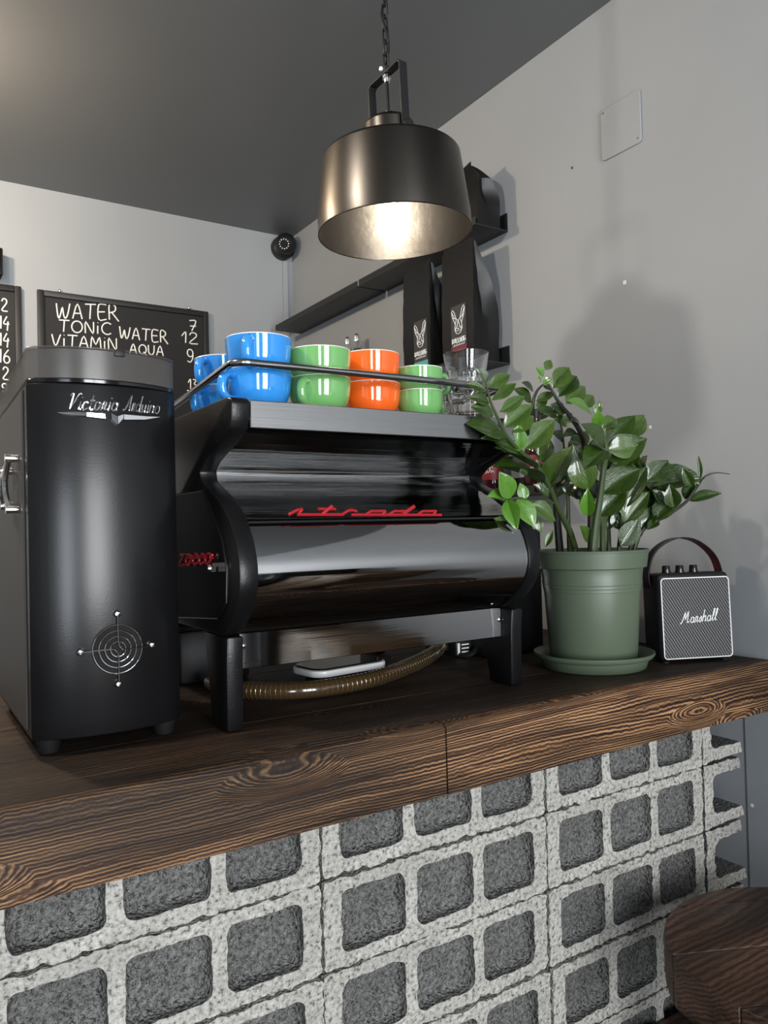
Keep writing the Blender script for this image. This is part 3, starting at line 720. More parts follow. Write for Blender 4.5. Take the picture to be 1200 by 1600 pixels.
# chrome script and wing badge
mb = MB(); sts, _ = lay('Victoria', CUR, .05, .34); strokes(mb, sts, lambda a, b: onbow(104+(183-104)*a, 640+2*a-27*b), .00125, 6)
sts, _ = lay('Arduino', CUR, .05, .34); strokes(mb, sts, lambda a, b: onbow(192+(248-192)*a, 641+6*a-25*b), .00115, 6)
part('chrome_script', mb, 'chrome', gr, label='chrome script maker name')
bd = MB()
def bpoly(pts, d=.003):
    a = [onbow(x, y) for x, y in pts]; b = [p+Vector((0,-d,0)) for p in a]; n = len(a)
    bd.add(a+b, [tuple(range(n, 2*n))]+[(i, (i+1) % n, n+(i+1) % n, n+i) for i in range(n)])
bpoly([(88,645),(112,644),(134,645),(134,650),(112,649)]); bpoly([(135,645),(163,647),(164,654),(135,651)]); bpoly([(173,646),(182,651),(183,663),(174,655)]); bpoly([(183,651),(192,648),(192,654),(184,663)]); bpoly([(193,648),(228,651),(250,652),(226,656),(193,656)])
part('chrome_wing_badge', bd, 'chrome', gr)
# fan guard
fc = (184, 1014)
C0 = onbow(*fc); fax = Vector((1, (bow(C0.x+.02)-bow(C0.x-.02))/.04, 0)).normalized()
def fp(u, v, d=0.0): q = C0+fax*u+Vector((0,0,v)); return Vector((q.x, bow(q.x)-.0015-d, q.z))
hole = MB(); ring = [fp(.0335*math.cos(i*PI/16), .0335*math.sin(i*PI/16), -.0005) for i in range(32)]; hole.add(ring+[fp(0,0,-.0005)], [(i, (i+1) % 32, 32) for i in range(32)]); part('fan_opening', hole, 'dark', gr)
gd = MB()
for r in (.0325, .0245, .0170, .0100): gd.tube([fp(r*math.cos(i*PI/18), r*math.sin(i*PI/18), .002) for i in range(36)], .00095, 6, closed=True)
for pts in ([(-.046,0),(-.012,.001),(-.003,-.002),(0,-.012),(0,-.046)], [(.046,0),(.012,-.001),(.003,.002),(0,.012),(0,.046)]):
    gd.tube(smooth_path([fp(u, v, .0035) for u, v in pts], 5), .00095, 6)
guard = part('fan_guard', gd, 'chrome', gr, label='round chrome wire fan guard')
for u, v in ((-.047,0), (.047,0), (0,-.047), (0,.047)):
    q = fp(u, v); mb = MB().lathe([(0,.0045),(.003,.004),(.0046,.002),(.005,0)], seg=14); mb.v = [Vector((q.x+a.x, q.y-a.z, q.z+a.y)) for a in mb.v]; part('screw', mb, 'chrome', guard)
# chrome latch on the steel flank
lt = MB(); ly0 = 1.165
for y, z in ((1.165,1.495),(1.165,1.425),(1.225,1.482),(1.225,1.432)): lt.cyl((GX0-.004, y, z), (GX0-.020, y, z), .0055, 12)
for z in (1.495, 1.425): lt.tube([(GX0-.014, 1.165, z), (GX0-.014, 1.225, z+(1.458-z)*.35)], .004, 8)
lt.tube(smooth_path([(GX0-.015, 1.165, 1.495), (GX0-.018, 1.180, 1.47), (GX0-.018, 1.180, 1.45), (GX0-.015, 1.165, 1.425)], 5), .004, 8)
lt.tube(smooth_path([(GX0-.015, 1.225, 1.482), (GX0-.020, 1.215, 1.465), (GX0-.020, 1.215, 1.448), (GX0-.015, 1.225, 1.432)], 5), .0035, 8)
part('latch', lt, 'chrome', gr, label='small chrome latch')

# ================================================================== CUPS AND GLASSES
TZ = 1.5695
def cup_meshes(R, H, color):
    k = R/.052; prof_o = [(.0,.0),(.027*k,.0),(.028*k,.003),(.031*k,.005),(.0415*k,.016*H/.064),(.0480*k,.030*H/.064),(.0508*k,.046*H/.064),(.052*k,H-.0015)]
    prof_i = [(.052*k,H-.0015),(.0512*k,H),(.0500*k,H-.0012),(.0485*k,.045*H/.064),(.0455*k,.030*H/.064),(.033*k,.012*H/.064),(0,.008)]
    po = [prof_o[0], prof_o[1], prof_o[2], prof_o[3]]+[(v.x, v.y) for v in smooth_path([Vector((a, b, 0)) for a, b in prof_o[3:]], 4)][1:]
    body = MB().slot(0).lathe(po, seg=44).slot(1).lathe(prof_i, seg=44)
    hz = H*.60; x = .0475*k
    hp = smooth_path([(x-.004, 0, hz+H*.22), (x+.012*k, 0, hz+H*.25), (x+.023*k, 0, hz+.006), (x+.022*k, 0, hz-H*.18), (x+.010*k, 0, hz-H*.31), (x-.010*k, 0, hz-H*.30)], 5)
    hd = MB().tube(hp, [.0062*k if i not in (0,) else .007*k for i in range(len(hp))], 10)
    hd.v = [Vector((v.x, v.y*1.25, v.z)) for v in hd.v]
    return body.mesh('cup_body', [color, 'ceramicwhite'], None, 40), hd.mesh('handle', color, None, 60)
CUPM = {}
def cup(px, y, z, R, H, color, ang, label, group=None):
    key = (R, H, color)
    if key not in CUPM: CUPM[key] = cup_meshes(R, H, color)
    q = on(1, y, px, 590)
    t = thing('coffee_cup', label, 'cup', (q.x, y, z), math.radians(ang), group)
    for nm, me in zip(('cup_body', 'handle'), CUPM[key]):
        o = bpy.data.objects.new(nm, me); COL.objects.link(o); o.parent = t
    return t
ST = .0505
cup(404, 1.135, TZ, .0525, .070, 'blue', 196, 'lower blue cup of the stack in the front corner of the machine top')
cup(405, 1.135, TZ+ST, .0525, .070, 'blue', 232, 'upper blue cup of the stack in the front corner of the machine top')
cup(350, 1.30, TZ, .0525, .070, 'blue', 205, 'lower blue cup of the stack behind, by the side rail')
cup(351, 1.30, TZ+ST, .0525, .070, 'blue', 212, 'upper blue cup of the stack behind, by the side rail')
cup(499, 1.135, TZ, .0525, .066, 'green', 218, 'lower large green cup between the blue and the orange stacks')
cup(500, 1.135, TZ+.0465, .0525, .066, 'green', 70, 'upper large green cup between the blue and the orange stacks')
cup(580, 1.152, TZ, .0515, .069, 'orange', 95, 'lower orange cup of the orange stack on the machine')
cup(580, 1.152, TZ+.0515, .0515, .069, 'orange', 80, 'upper orange cup of the orange stack on the machine')
cup(655, 1.125, TZ, .0425, .058, 'green', 10, 'lower small green cup beside the stacked glasses')
cup(655, 1.125, TZ+.0405, .0425, .058, 'green', -8, 'upper small green cup beside the stacked glasses')
def glass_mesh(R0, R1, H):
    mb = MB(); seg = 60; zf = H*.60
    def ro(z, a):
        r = R0+(R1-R0)*z/H
        if .012 < z < zf: r -= .0022*(0.5-0.5*math.cos(a*15))*min(1, (zf-z)/.006, (z-.012)/.006)+.0004
        return r
    zs = [0,.003,.012,.018,.03,.045,zf-.006,zf-.001,zf+.002,zf+.012,H*.8,H-.001]
    zs = sorted(zs); prof = []
    grid = []
    for z in zs: grid.append([Vector((ro(z, 2*PI*i/seg)*math.cos(2*PI*i/seg), ro(z, 2*PI*i/seg)*math.sin(2*PI*i/seg), z)) for i in range(seg+1)])
    inn = [(H-.001, .0012), (H*.8, .0018), (zf, .0028), (.03, .0045), (.014, .007), (.011, .012)]
    for z, t in inn: grid.append([Vector(((R0+(R1-R0)*z/H-t)*math.cos(2*PI*i/seg), (R0+(R1-R0)*z/H-t)*math.sin(2*PI*i/seg), z)) for i in range(seg+1)])
    # close the outer foot and the inner floor
    grid = [[Vector((0,0,.002))]*(seg+1)]+grid+[[Vector((0,0,.0105))]*(seg+1)]
    mb.sheet(grid)
    bm = bmesh.new(); vs = [bm.verts.new(p) for p in mb.v]
    for f in mb.f: bm.faces.new([vs[i] for i in f])
    bmesh.ops.remove_doubles(bm, verts=bm.verts[:], dist=1e-5); bmesh.ops.dissolve_degenerate(bm, edges=bm.edges[:], dist=1e-6)
    m2 = MB(); m2.frombm(bm); return m2.mesh('drinking_glass', 'glass', None, 45)
GM = glass_mesh(.029, .0425, .088); GM2 = glass_mesh(.026, .037, .078)
def dglass(px, y, z, me, label):
    q = on(1, y, px, 600); o = bpy.data.objects.new('drinking_glass', me); COL.objects.link(o); o.location = (q.x, y, z); return tagit(o, label, 'glass')
dglass(729, 1.130, TZ, GM, 'lower large fluted tumbler standing on the cup tray'); dglass(729, 1.130, TZ+.052, GM, 'upper large tumbler stacked on its twin beside the small green cups')
dglass(682, 1.215, TZ, GM2, 'lower small tumbler behind the small green cups'); dglass(682, 1.215, TZ+.046, GM2, 'upper small tumbler stacked behind the small green cups')

# ================================================================== PENDANT LAMP
LC = at(1.5, 617, 365); LC.z = 1.955
lamp = thing('pendant_lamp', 'black metal pendant lamp with drum shade hanging on a chain above the machine', 'lamp', (LC.x, LC.y, LC.z))
TL = Matrix.Translation(LC) @ Matrix.Rotation(math.radians(1.6), 4, -FW)
def lp(mb): mb.v = [TL @ v for v in mb.v]; return mb
so = [(.1480,0),(.1475,.03),(.1405,.09),(.1345,.140),(.1338,.1435),(.1315,.1460),(.1200,.1480),(.05,.1505),(.010,.1505)]
si = [(.1468,.0005),(.1462,.03),(.1392,.09),(.1335,.130),(.1270,.1400),(.1150,.1430),(.05,.146),(.008,.146)]
part('shade', lp(MB().lathe(so, seg=72)), 'bronze', lamp, ang=50, label='dark bronze drum shade')
part('shade_lining', lp(MB().lathe(si, seg=72)), 'shadein', lamp, ang=50, label='pale brushed metal lining')
part('shade_rim', lp(MB().tube([(.1474*math.cos(i*PI/36), .1474*math.sin(i*PI/36), 0) for i in range(72)], .0012, 6, closed=True)), 'bronze', lamp)
part('cap', lp(MB().lathe([(.0495,.1505),(.0495,.208),(.044,.2155),(.030,.2185),(.009,.220),(.009,.236),(.004,.237),(0,.237)], seg=40)), 'bronze', lamp)
# yoke: flat strap frame, its plane turned towards the photographer
lat = Vector((RT.x, RT.y, 0)).normalized(); dep = Vector((FW.x, FW.y, 0)).normalized()
yd = (lat*.030-dep*.046).normalized(); yn = Vector((-yd.y, yd.x, 0))
def strap(pts, wd, th):
    mb = MB(); n = len(pts); vs = []
    for i, (s, z) in enumerate(pts):
        t0 = Vector((pts[i][0]-pts[i-1][0], pts[i][1]-pts[i-1][1])) if i else None
        t1 = Vector((pts[i+1][0]-pts[i][0], pts[i+1][1]-pts[i][1])) if i < n-1 else None
        t = ((t0.normalized() if t0 else t1.normalized())+(t1.normalized() if t1 else t0.normalized())).normalized(); nr = Vector((-t.y, t.x)); k = 1/max(.5, (nr.dot(Vector((-t1.y, t1.x)).normalized()) if t1 else 1))
        for a, b in ((wd/2, th/2), (-wd/2, th/2), (-wd/2, -th/2), (wd/2, -th/2)):
            vs.append(yd*(s+nr.x*b*k)+yn*a+Vector((0,0,z+nr.y*b*k)))
    fs = [(0,1,2,3), tuple(4*(n-1)+q for q in (3,2,1,0))]
    for i in range(n-1):
        for q in range(4): fs.append((4*i+q, 4*i+(q+1) % 4, 4*i+4+(q+1) % 4, 4*i+4+q))
    return mb.add(vs, fs)
YW = .0545; YT = .311
part('yoke', lp(strap([(-YW,.166),(-YW,YT-.006),(-YW+.006,YT),(YW-.006,YT),(YW,YT-.006),(YW,.166)], .0175, .004).bevel(.0008, 1, 60)), 'blackmatte', lamp)
for s in (1, -1):
    a = yd*(YW+.002)*s+Vector((0,0,.182)); part('yoke_knob', lp(MB().tube([a, a+yd*.010*s, a+yd*.012*s], [.012,.012,.009], 10)), 'blackmatte', lamp)
    b = yd*(YW-.002)*s+Vector((0,0,.182)); part('yoke_washer', lp(MB().cyl(b, b-yd*.006*s, .009, 12)), 'blackmatte', lamp)
part('cord_stem', lp(MB().cyl((0,0,.237), (0,0,YT-.012), .0030, 10)), 'blackgloss', lamp)
part('cord_grip', lp(MB().lathe([(0,YT-.016),(.0055,YT-.016),(.0065,YT-.009),(.0085,YT-.009),(.0085,YT-.003),(0,YT-.003)], seg=14)), 'chrome', lamp)
part('hanger_ring', lp(MB().lathe([(0,YT+.002),(.0075,YT+.002),(.0075,YT+.014),(.004,YT+.018),(0,YT+.018)], seg=14)), 'blackmatte', lamp)
q = Vector((0,0,YT+.010))-yd*.002+yn*.0; sp = MB().lathe([(0,.004),(.003,.0035),(.0045,0),(.003,-.0035),(0,-.004)], seg=12); sp.v = [v+q-lat*.009-dep*.004 for v in sp.v]; part('grub_screw', lp(sp), 'white', lamp)
top = TL @ Vector((0,0,YT+.012)); zc = top.z
n_links = int((CZ-.03-zc)/.0245)
for k in range(n_links):
    z0 = zc+k*.0245; a = math.radians(20 if k % 2 else 110); hx = Vector((math.cos(a), math.sin(a), 0))
    lk = [Vector((top.x, top.y, z0+.0155))+hx*.0058*math.cos(t)+Vector((0,0,1))*(.0058*math.sin(t)+(.0095 if math.sin(t) > 0 else -.0095)) for t in [i*2*PI/20+.01 for i in range(20)]]
    part('chain_link', MB().tube(lk, .0023, 6, closed=True), 'blackmatte', lamp)
cpts = [Vector((top.x+.006*math.sin(i*1.3), top.y+.006*math.cos(i*1.3), zc+(CZ-.02-zc)*i/14)) for i in range(15)]
part('cord', MB().tube(smooth_path(cpts, 3), .0026, 8), 'rubber', lamp)
part('ceiling_rose', MB().lathe([(0,CZ-.03),(.02,CZ-.03),(.045,CZ-.0005),(0,CZ-.0005)], (top.x, top.y, 0), 32), 'blackmatte', lamp)
part('socket', lp(MB().lathe([(0,.1455),(.018,.1455),(.018,.140),(.014,.1385),(0,.1385)], seg=24)), 'whiteplastic', lamp)
part('bulb', lp(MB().lathe([(0,.064),(.012,.065),(.022,.071),(.0275,.082),(.028,.090),(.025,.102),(.017,.118),(.0135,.138),(0,.138)], seg=28)), 'bulb', lamp, label='glowing warm bulb')

# ================================================================== SHELVES, BAGS, BOTTLES
def shelf(name, z, y0, y1, label):
    t = thing(name, label, 'shelf', (WX, (y0+y1)/2, z))
    part('plate', MB().box((WX-.118, y0, z-.002), (WX-.0032, y1, z+.002)), 'shelfblack', t)
    part('back_lip', MB().box((WX-.0031, y0, z-.002), (WX-.0004, y1, z+.052)), 'shelfblack', t)
    part('front_lip', MB().box((WX-.1205, y0, z-.002), (WX-.1181, y1, z+.020)), 'shelfblack', t)
    return t
S1, S2, S3 = 2.2285, 1.8476, 1.466
shelf('wall_shelf', S1, 1.662, 2.298, 'black steel wall shelf carrying a lone coffee bag behind the lamp')
shelf('wall_shelf', S1, 2.309, 2.985, 'black steel wall shelf running from the lamp to the room corner')
shelf('wall_shelf', S2, 1.668, 2.60, 'black steel wall shelf with two coffee bags and slim bottles')
shelf('wall_shelf', S3, 1.46, 2.40, 'lowest black steel wall shelf behind the plant')
def coffee_bag(label, y0, y1, z0, H, x0, x1, logo, band, fold=0.0, lean=0.0):
    t = thing('coffee_bag', label, 'bag', ((x0+x1)/2, (y0+y1)/2, z0), group='black coffee bags on the wall shelves')
    mb = MB(); rows = []; nz = 16; xc = (x0+x1)/2; yc = (y0+y1)/2; hy = (y1-y0)/2; hx = (x1-x0)/2
    for i in range(nz+1):
        f = i/nz; pinch = max(0, (f-.45)/.55)
        dx = hx*(1-.90*pinch**1.3); dy = hy*(1+.05*math.sin(f*PI))
        gus = .55*dx*min(1, f*1.5)*(1-.2*pinch)
        x_off = -(hx-dx)*.85; z = z0+.0012+H*f
        ring = []
        def w(a, b, s=.0022): return noise.noise(Vector((a*40, b*40, z*22+y0*9)))*s*(1 if f > .03 else 0)
        for (u, v) in ((-1,-1),(-1,-.5),(-1,0),(-1,.5),(-1,1)): ring.append((xc+u*dx, yc+v*dy))
        ring += [(xc-.4*dx, yc+dy-gus*.5), (xc, yc+dy-gus), (xc+.4*dx, yc+dy-gus*.5)]
        for (u, v) in ((1,1),(1,.5),(1,0),(1,-.5),(1,-1)): ring.append((xc+u*dx, yc+v*dy))
        ring += [(xc+.4*dx, yc-dy+gus*.5), (xc, yc-dy+gus), (xc-.4*dx, yc-dy+gus*.5)]
        row = [Vector((a+x_off+w(a, b)*(.35 if k < 5 else 1), b+w(b, a, .004), z)) for k, (a, b) in enumerate(ring)]
        if fold and f > .75:
            for p in row: p.y += fold*(f-.75)*4*.03; p.z -= fold*(f-.75)*4*.012*(1+(p.y-yc)/hy)
        rows.append(row+[row[0]])
    mb.sheet(rows); mb.add(rows[0][:-1], [tuple(range(16))]); mb.add(rows[-1][:-1], [tuple(range(16))])
    part('bag_body', mb, 'bag', t, ang=28)
    part('top_seal', MB().sheet([[Vector(((rows[-1][k].x+rows[-1][12-k].x)/2, rows[-1][k].y, rows[-1][k].z+d)) for k in range(5)] for d in (0,.012)]).sheet([[Vector(((rows[-1][k].x+rows[-1][12-k].x)/2+.001, rows[-1][k].y, rows[-1][k].z+d)) for k in range(5)] for d in (0,.012)]), 'bag', t)
    if logo:
        (lx0, lx1), (lyt, lyb) = logo            # label corners from the photo, px
        X = x0-.0025
        a = on(0, X, lx0, lyt[0]); b = on(0, X, lx1, lyt[1])
        ya, yb = a.y, b.y; zt = (a.z+b.z)/2; zb = on(0, X, lx1, lyb).z; zb = max(zb, z0+.01); wd = ya-yb
        part('paper_label', MB().box((X, yb, zb), (X+.0025, ya, zt)), 'baglabel', t)
        part('colour_band', MB().box((X-.0006, yb, zb-.03 if zb-.03 > z0+.004 else z0+.004), (X+.0024, ya, zb)), band, t)
        def L(u, v): return Vector((X-.0004, ya-wd*u, zt-wd*v))
        dog = [[(.30,.72),(.12,.40),(.06,.16),(.12,.08),(.24,.20),(.38,.52),(.50,.58),(.62,.52),(.76,.14),(.88,.02),(.94,.12),(.88,.40),(.72,.72),(.76,.95),(.64,1.12),(.50,1.16),(.36,1.12),(.26,.95),(.30,.72)],
               [(.06,.16),(.30,.50),(.38,.52),(.30,.72)],[(.94,.12),(.72,.50),(.62,.52),(.72,.72)],[(.50,.58),(.40,.85),(.60,.85),(.50,.58)],[(.40,.85),(.30,1.0),(.50,1.04),(.70,1.0),(.60,.85)],[(.26,.95),(.40,.85)],[(.76,.95),(.60,.85)],[(.44,.92),(.50,.98),(.56,.92),(.44,.92)],[(.12,.40),(.38,.52)],[(.88,.40),(.62,.52)]]
        mk = MB(); strokes(mk, [[(u, v+.06) for u, v in s] for s in dog], L, .0011, 5, False); part('dog_emblem', mk, 'white', t, label='white line drawing of a dog head')
        mk = MB(); BLK = {'B':[(.1,0),(.1,1),(.7,.9),(.1,.5),(.8,.2),(.1,0)],'U':[(.1,1),(.1,.1),(.8,.1),(.8,1)],'L':[(.15,1),(.15,0),(.8,0)],'D':[(.1,0),(.1,1),(.8,.7),(.8,.3),(.1,0)],'O':[(.1,0),(.1,1),(.85,1),(.85,0),(.1,0)],'G':[(.85,.9),(.1,.9),(.1,.05),(.85,.05),(.85,.5),(.5,.5)]}
        for i, ch in enumerate('BULLDOG'): strokes(mk, [[(.06+(i+a)*.128, 1.58-b*.20) for a, b in BLK[ch]]], L, .0016, 5, False)
        part('brand_word', mk, 'white', t)
        mk = MB()
        for i in range(15): strokes(mk, [[(.10+i*.054, 1.70), (.135+i*.054, 1.70-.04*(i % 3))]], L, .0009, 4, False)
        part('small_print', mk, 'white', t)
    return t
coffee_bag('black coffee bag with white dog emblem label and maroon band at the shelf end', 1.697, 1.838, S2+.002, .345, 1.4005, 1.495, ((704,727),((480,473),537)), 'maroon', lean=.03)
coffee_bag('black coffee bag with white dog emblem label and teal band further along the shelf', 1.905, 2.045, S2+.002, .345, 1.4005, 1.495, ((646,666),((505,496),562)), 'teal', lean=.03)
coffee_bag('black coffee bag without visible label on the upper shelf', 1.668, 1.80, S1+.002, .185, 1.4005, 1.485, None, None, fold=1.0, lean=.02)
for px, py, lab, liq in ((543.5, 527, 'slim clear bottle with silver cap and little oil', .17), (557.5, 522, 'slim bottle filled with yellow oil and silver cap', .195)):
    q = on(0, 1.462, px, py); z0 = S2+.0025; H = q.z-z0
    t = thing('oil_bottle', lab, 'bottle', (1.462, q.y, z0), group=None)
    part('liquid', MB().lathe([(0,.003),(.0135,.003),(.0135,liq),(0,liq)], (1.462, q.y, z0), 20), 'oil', t)
    part('glass_wall', MB().lathe([(0,0),(.016,0),(.0162,H*.80),(.012,H*.86),(.011,H*.90),(.010,H*.90),(.0145,H*.78),(.0145,.002),(0,.002)], (1.462, q.y, z0), 24), 'glass', t)
    part('cap', MB().lathe([(0,H),(.006,H),(.0125,H-.006),(.0135,H-.013),(.0135,H*.89),(0,H*.89)], (1.462, q.y, z0), 20), 'chrome', t)
q = on(0, 1.46, 628, 566); jz = S2+.0025
jr = thing('spice_jar', 'small jar with black and silver lid on the shelf behind the orange cups', 'jar', (1.455, q.y, jz))
part('jar_wall', MB().lathe([(0,0),(.022,0),(.022,.045),(.018,.05),(0,.05)], (1.455, q.y, jz), 24), 'cola', jr); part('lid', MB().lathe([(0,.068),(.019,.068),(.021,.063),(.021,.051),(0,.051)], (1.455, q.y, jz), 24), 'chrome', jr)
for px, lab in ((768, 'dark bottle with red label on the lowest shelf beside the machine'), (838, 'dark bottle with red label on the lowest shelf hidden behind plant leaves')):
    q = on(0, 1.455, px, 720); y = max(q.y, 1.50); z0 = S3+.0025
    t = thing('syrup_bottle', lab, 'bottle', (1.455, y, z0))
    part('glass_wall', MB().lathe([(0,0),(.031,0),(.033,.004),(.033,.10),(.028,.125),(.012,.155),(.011,.19),(.013,.192),(.013,.198),(0,.198)], (1.455, y, z0), 28), 'cola', t)
    part('red_label', MB().lathe([(.0333,.045),(.0336,.046),(.0336,.098),(.0333,.099)], (1.455, y, z0), 28), 'labelred', t)
    mb = MB()
    for i, (u, v) in enumerate(((-.6,.2),(-.3,.5),(0,.3),(.2,.6),(.4,.25))):
        a0 = math.radians(215+u*28); mb.tube([(1.455+.0337*math.cos(a0+d), y+.0337*math.sin(a0+d), z0+.055+v*.035+e) for d, e in ((0,0),(.12,.008),(.24,.002))], .0011, 5)
    part('white_writing', mb, 'white', t)
    part('cap', MB().lathe([(0,.222),(.012,.222),(.0145,.219),(.0145,.199),(0,.199)], (1.455, y, z0), 20), 'blackmatte', t)

# ================================================================== BLACKBOARDS
def chalkboard(label, x0, x1, z0, z1, name='menu_board'):
    t = thing(name, label, 'menu board', ((x0+x1)/2, BY, z0))
    part('slate', MB().box((x0+.012, BY-.010, z0+.012), (x1-.012, BY-.0005, z1-.012)), 'board', t)
    for a, b in (((x0,z0),(x0+.022,z1)), ((x1-.022,z0),(x1,z1)), ((x0+.0222,z0),(x1-.0222,z0+.022)), ((x0+.0222,z1-.022),(x1-.0222,z1))):
        part('frame_bar', MB().box((a[0], BY-.020, a[1]), (b[0], BY-.0008, b[1]), .003), 'frame', t)
    for fx in (.12, .88):
        xx = x0+(x1-x0)*fx; mb = MB().lathe([(0,.006),(.004,.005),(.006,.001),(.006,0)], seg=12); mb.v = [Vector((xx+a.x, BY-.006-a.z, z1+.008+a.y)) for a in mb.v]; part('hanging_pin', mb, 'chrome', t)
    return t
B1 = chalkboard('black chalk menu board listing water and tonic prices in white', .470, 1.117, 1.80, 2.286)
YT_ = BY-.0105
for txt, a, b, h in (('WATER',(88,497),(185,500),23), ('TONiC',(92,518),(174,523),18), ('WATER',(187,528),(262,536),18), ('ViTAMiN',(81,540),(183,547),18), ('AQUA',(203,552),(256,556),15), ('7',(296,516),(307,517),15), ('12',(284,535),(309,538),17), ('9',(292,564),(303,566),19), ('13',(294,607),(308,609),15)):
    mb = MB(); px_text(mb, txt, a, b, h, 1, YT_, .0026); part('chalk_writing', mb, 'chalk', B1, label='white chalk writing')
mb = MB(); mb.tube([on(1, YT_, 292, 610), on(1, YT_, 309, 613)], .0026, 6); part('chalk_underline', mb, 'chalk', B1)
B2 = chalkboard('black chalk menu board showing only a column of prices', -.22, .4163, 1.80, 2.287)
for txt, a, b, h in (('2',(2,485),(12,487),19), ('14',(-3,513),(15,515),20), ('14',(-3,540),(15,541),20), ('16',(-4,566),(16,568),21), ('2',(4,592),(14,594),19), ('9',(3,611),(12,612),12)):
    mb = MB(); px_text(mb, txt, a, b, h, 1, YT_, .0026); part('chalk_writing', mb, 'chalk', B2, label='white chalk writing')
wb = thing('wall_box', 'black box fixed to the wall above the price column board', 'box', (.2, BY, 2.30))
part('case', MB().box((.02, BY-.07, 2.305), (.352, BY-.0005, 2.40), .004), 'blackmatte', wb); part('front_plate', MB().box((.03, BY-.074, 2.312), (.345, BY-.0702, 2.393), .001), 'blackgloss', wb)

# ================================================================== CCTV, TRUNKING, COVER PLATE
cc = at(3.25, 440, 392); cvb = Vector((1.462, BY-.0005, 2.60))
cv = thing('security_camera', 'small black dome security camera in the ceiling corner', 'camera', tuple(cvb))
dirv = (CAM-cc).normalized(); dirv = (dirv+Vector((-.25,0,-.05))).normalized()
ctr_ = Vector((1.448, BY-.072, 2.607))
mb = MB().lathe([(0,0),(.046,0),(.050,.006),(.050,.034),(.040,.044),(0,.044)], seg=36); mb.v = [Vector((1.458+v.x, BY-.0006-v.z, 2.607+v.y)) for v in mb.v]; part('base', mb, 'blackmatte', cv)
rotm = dirv.to_track_quat('Z', 'Y').to_matrix()
def cvp(mb): mb.v = [ctr_+rotm @ v for v in mb.v]; return mb
part('eyeball', cvp(MB().lathe([(0,-.045)]+[(.045*math.cos(a), .045*math.sin(a)) for a in [math.radians(d) for d in range(-80, 51, 10)]]+[(.027,.036),(0,.036)], seg=36)), 'blackmatte', cv)
part('lens_glass', cvp(MB().lathe([(0,.0385),(.026,.0385),(.0265,.0362),(0,.0362)], seg=32)), 'blackgloss', cv)
for k in range(12):
    a = k*PI/6; part('infrared_dot', cvp(MB().lathe([(0,.0404),(.0022,.0400),(.0026,.0387)], (.0195*math.cos(a), .0195*math.sin(a), 0), 8)), 'led', cv)
tk = MB().box((1.462, BY-.014, 1.9), (1.482, BY-.0005, 2.555), .001, 1)
solo('cable_trunking', tk, 'wall', 'narrow grey cable trunking down the room corner under the camera', 'trunking')
pa, pb, pc = on(0, WX, 942, 254), on(0, WX, 1004, 222), on(0, WX, 939, 175)
cp = thing('cover_plate', 'square grey access cover screwed flat to the side wall', 'cover plate', (WX, (pa.y+pb.y)/2, pa.z))
pl = rrect(pb.y, pa.z, pa.y, pc.z, .010, 4)
part('plate', MB().prism(pl, lambda y, z: Vector((WX-.0004, y, z)), lambda y, z: Vector((WX-.0045, y, z))).bevel(.0012, 1, 40), 'panelpaint', cp)
for y, z in ((pa.y-.009, pc.z-.010), (pb.y+.010, pa.z+.012)):
    part('screw', MB().cyl((WX-.0040, y, z), (WX-.0056, y, z), .0022, 10), 'steel', cp)

# ================================================================== SPEAKER
SW, SH, SD = .158, .176, .070
sp0 = Vector((1.305, 1.018, CT)); sang = math.radians(-23)
spk = thing('portable_speaker', 'black portable speaker with woven grey front and white script name', 'speaker', tuple(sp0), sang)
L_ = lambda mb, nm, m, par=None, **k: part(nm, mb, m, par or spk, world=False, **k)
def tlt(mb, a=math.radians(-2.5)):               # leans back slightly
    Rm = Matrix.Rotation(a, 3, 'X'); mb.v = [Rm @ v for v in mb.v]
    return mb
Z0 = .005
L_(tlt(MB().box((0, 0, Z0), (SW, SD, Z0+SH), .010, 4)), 'cabinet', 'blackmatte')
L_(tlt(MB().prism(rrect(.006, Z0+.006, SW-.006, Z0+SH-.012, .006, 4), lambda x, z: Vector((x, -.0030, z)), lambda x, z: Vector((x, .004, z)))), 'front_grille', 'grille', label='grey woven grille cloth')
L_(tlt(MB().tube([Vector((x, -.0030, z)) for x, z in rrect(.0045, Z0+.0045, SW-.0045, Z0+SH-.0105, .007, 5)], .00125, 8, closed=True)), 'white_piping', 'white')
sts, _ = lay('Marshall', CUR, .06, .30); mb = MB(); strokes(mb, sts, lambda a, b: Vector((.043+.078*a, -.0042, Z0+.074+.004*a+.023*b)), .00105, 6); L_(tlt(mb), 'script_logo', 'white', label='white script name')
for x in (.036, .066, .097): L_(tlt(MB().lathe([(0,0),(.0095,0),(.0095,.004),(.0085,.0045),(.008,.014),(.007,.016),(0,.016)], (x, .030, Z0+SH-.001), 20)), 'control_knob', 'blackgloss')
for x in (.014, SW-.014): L_(tlt(MB().lathe([(0,0),(.007,0),(.007,Z0),(0,Z0)], (x, .012, -.001), 12)), 'rubber_foot', 'rubber')
for x in (.014, SW-.014): L_(tlt(MB().lathe([(0,.0025),(.007,.0025),(.007,Z0+.004),(0,Z0+.004)], (x, SD-.012, -.001), 12)), 'rubber_foot', 'rubber')
arc = smooth_path([Vector((.010, .040, Z0+SH-.05)), Vector((-.003, .040, Z0+SH-.01)), Vector((.012, .040, Z0+SH+.040)), Vector((.055, .040, Z0+SH+.068)), Vector((.105, .040, Z0+SH+.066)), Vector((.148, .040, Z0+SH+.032)), Vector((.1635, .040, Z0+SH-.02)), Vector((.1635, .040, Z0+SH-.06))], 7)
rows = []
for d in (-.0125, .0125): rows.append([q+Vector((0, d, 0)) for q in arc])
cenp = Vector((.08, .04, Z0+SH-.05))
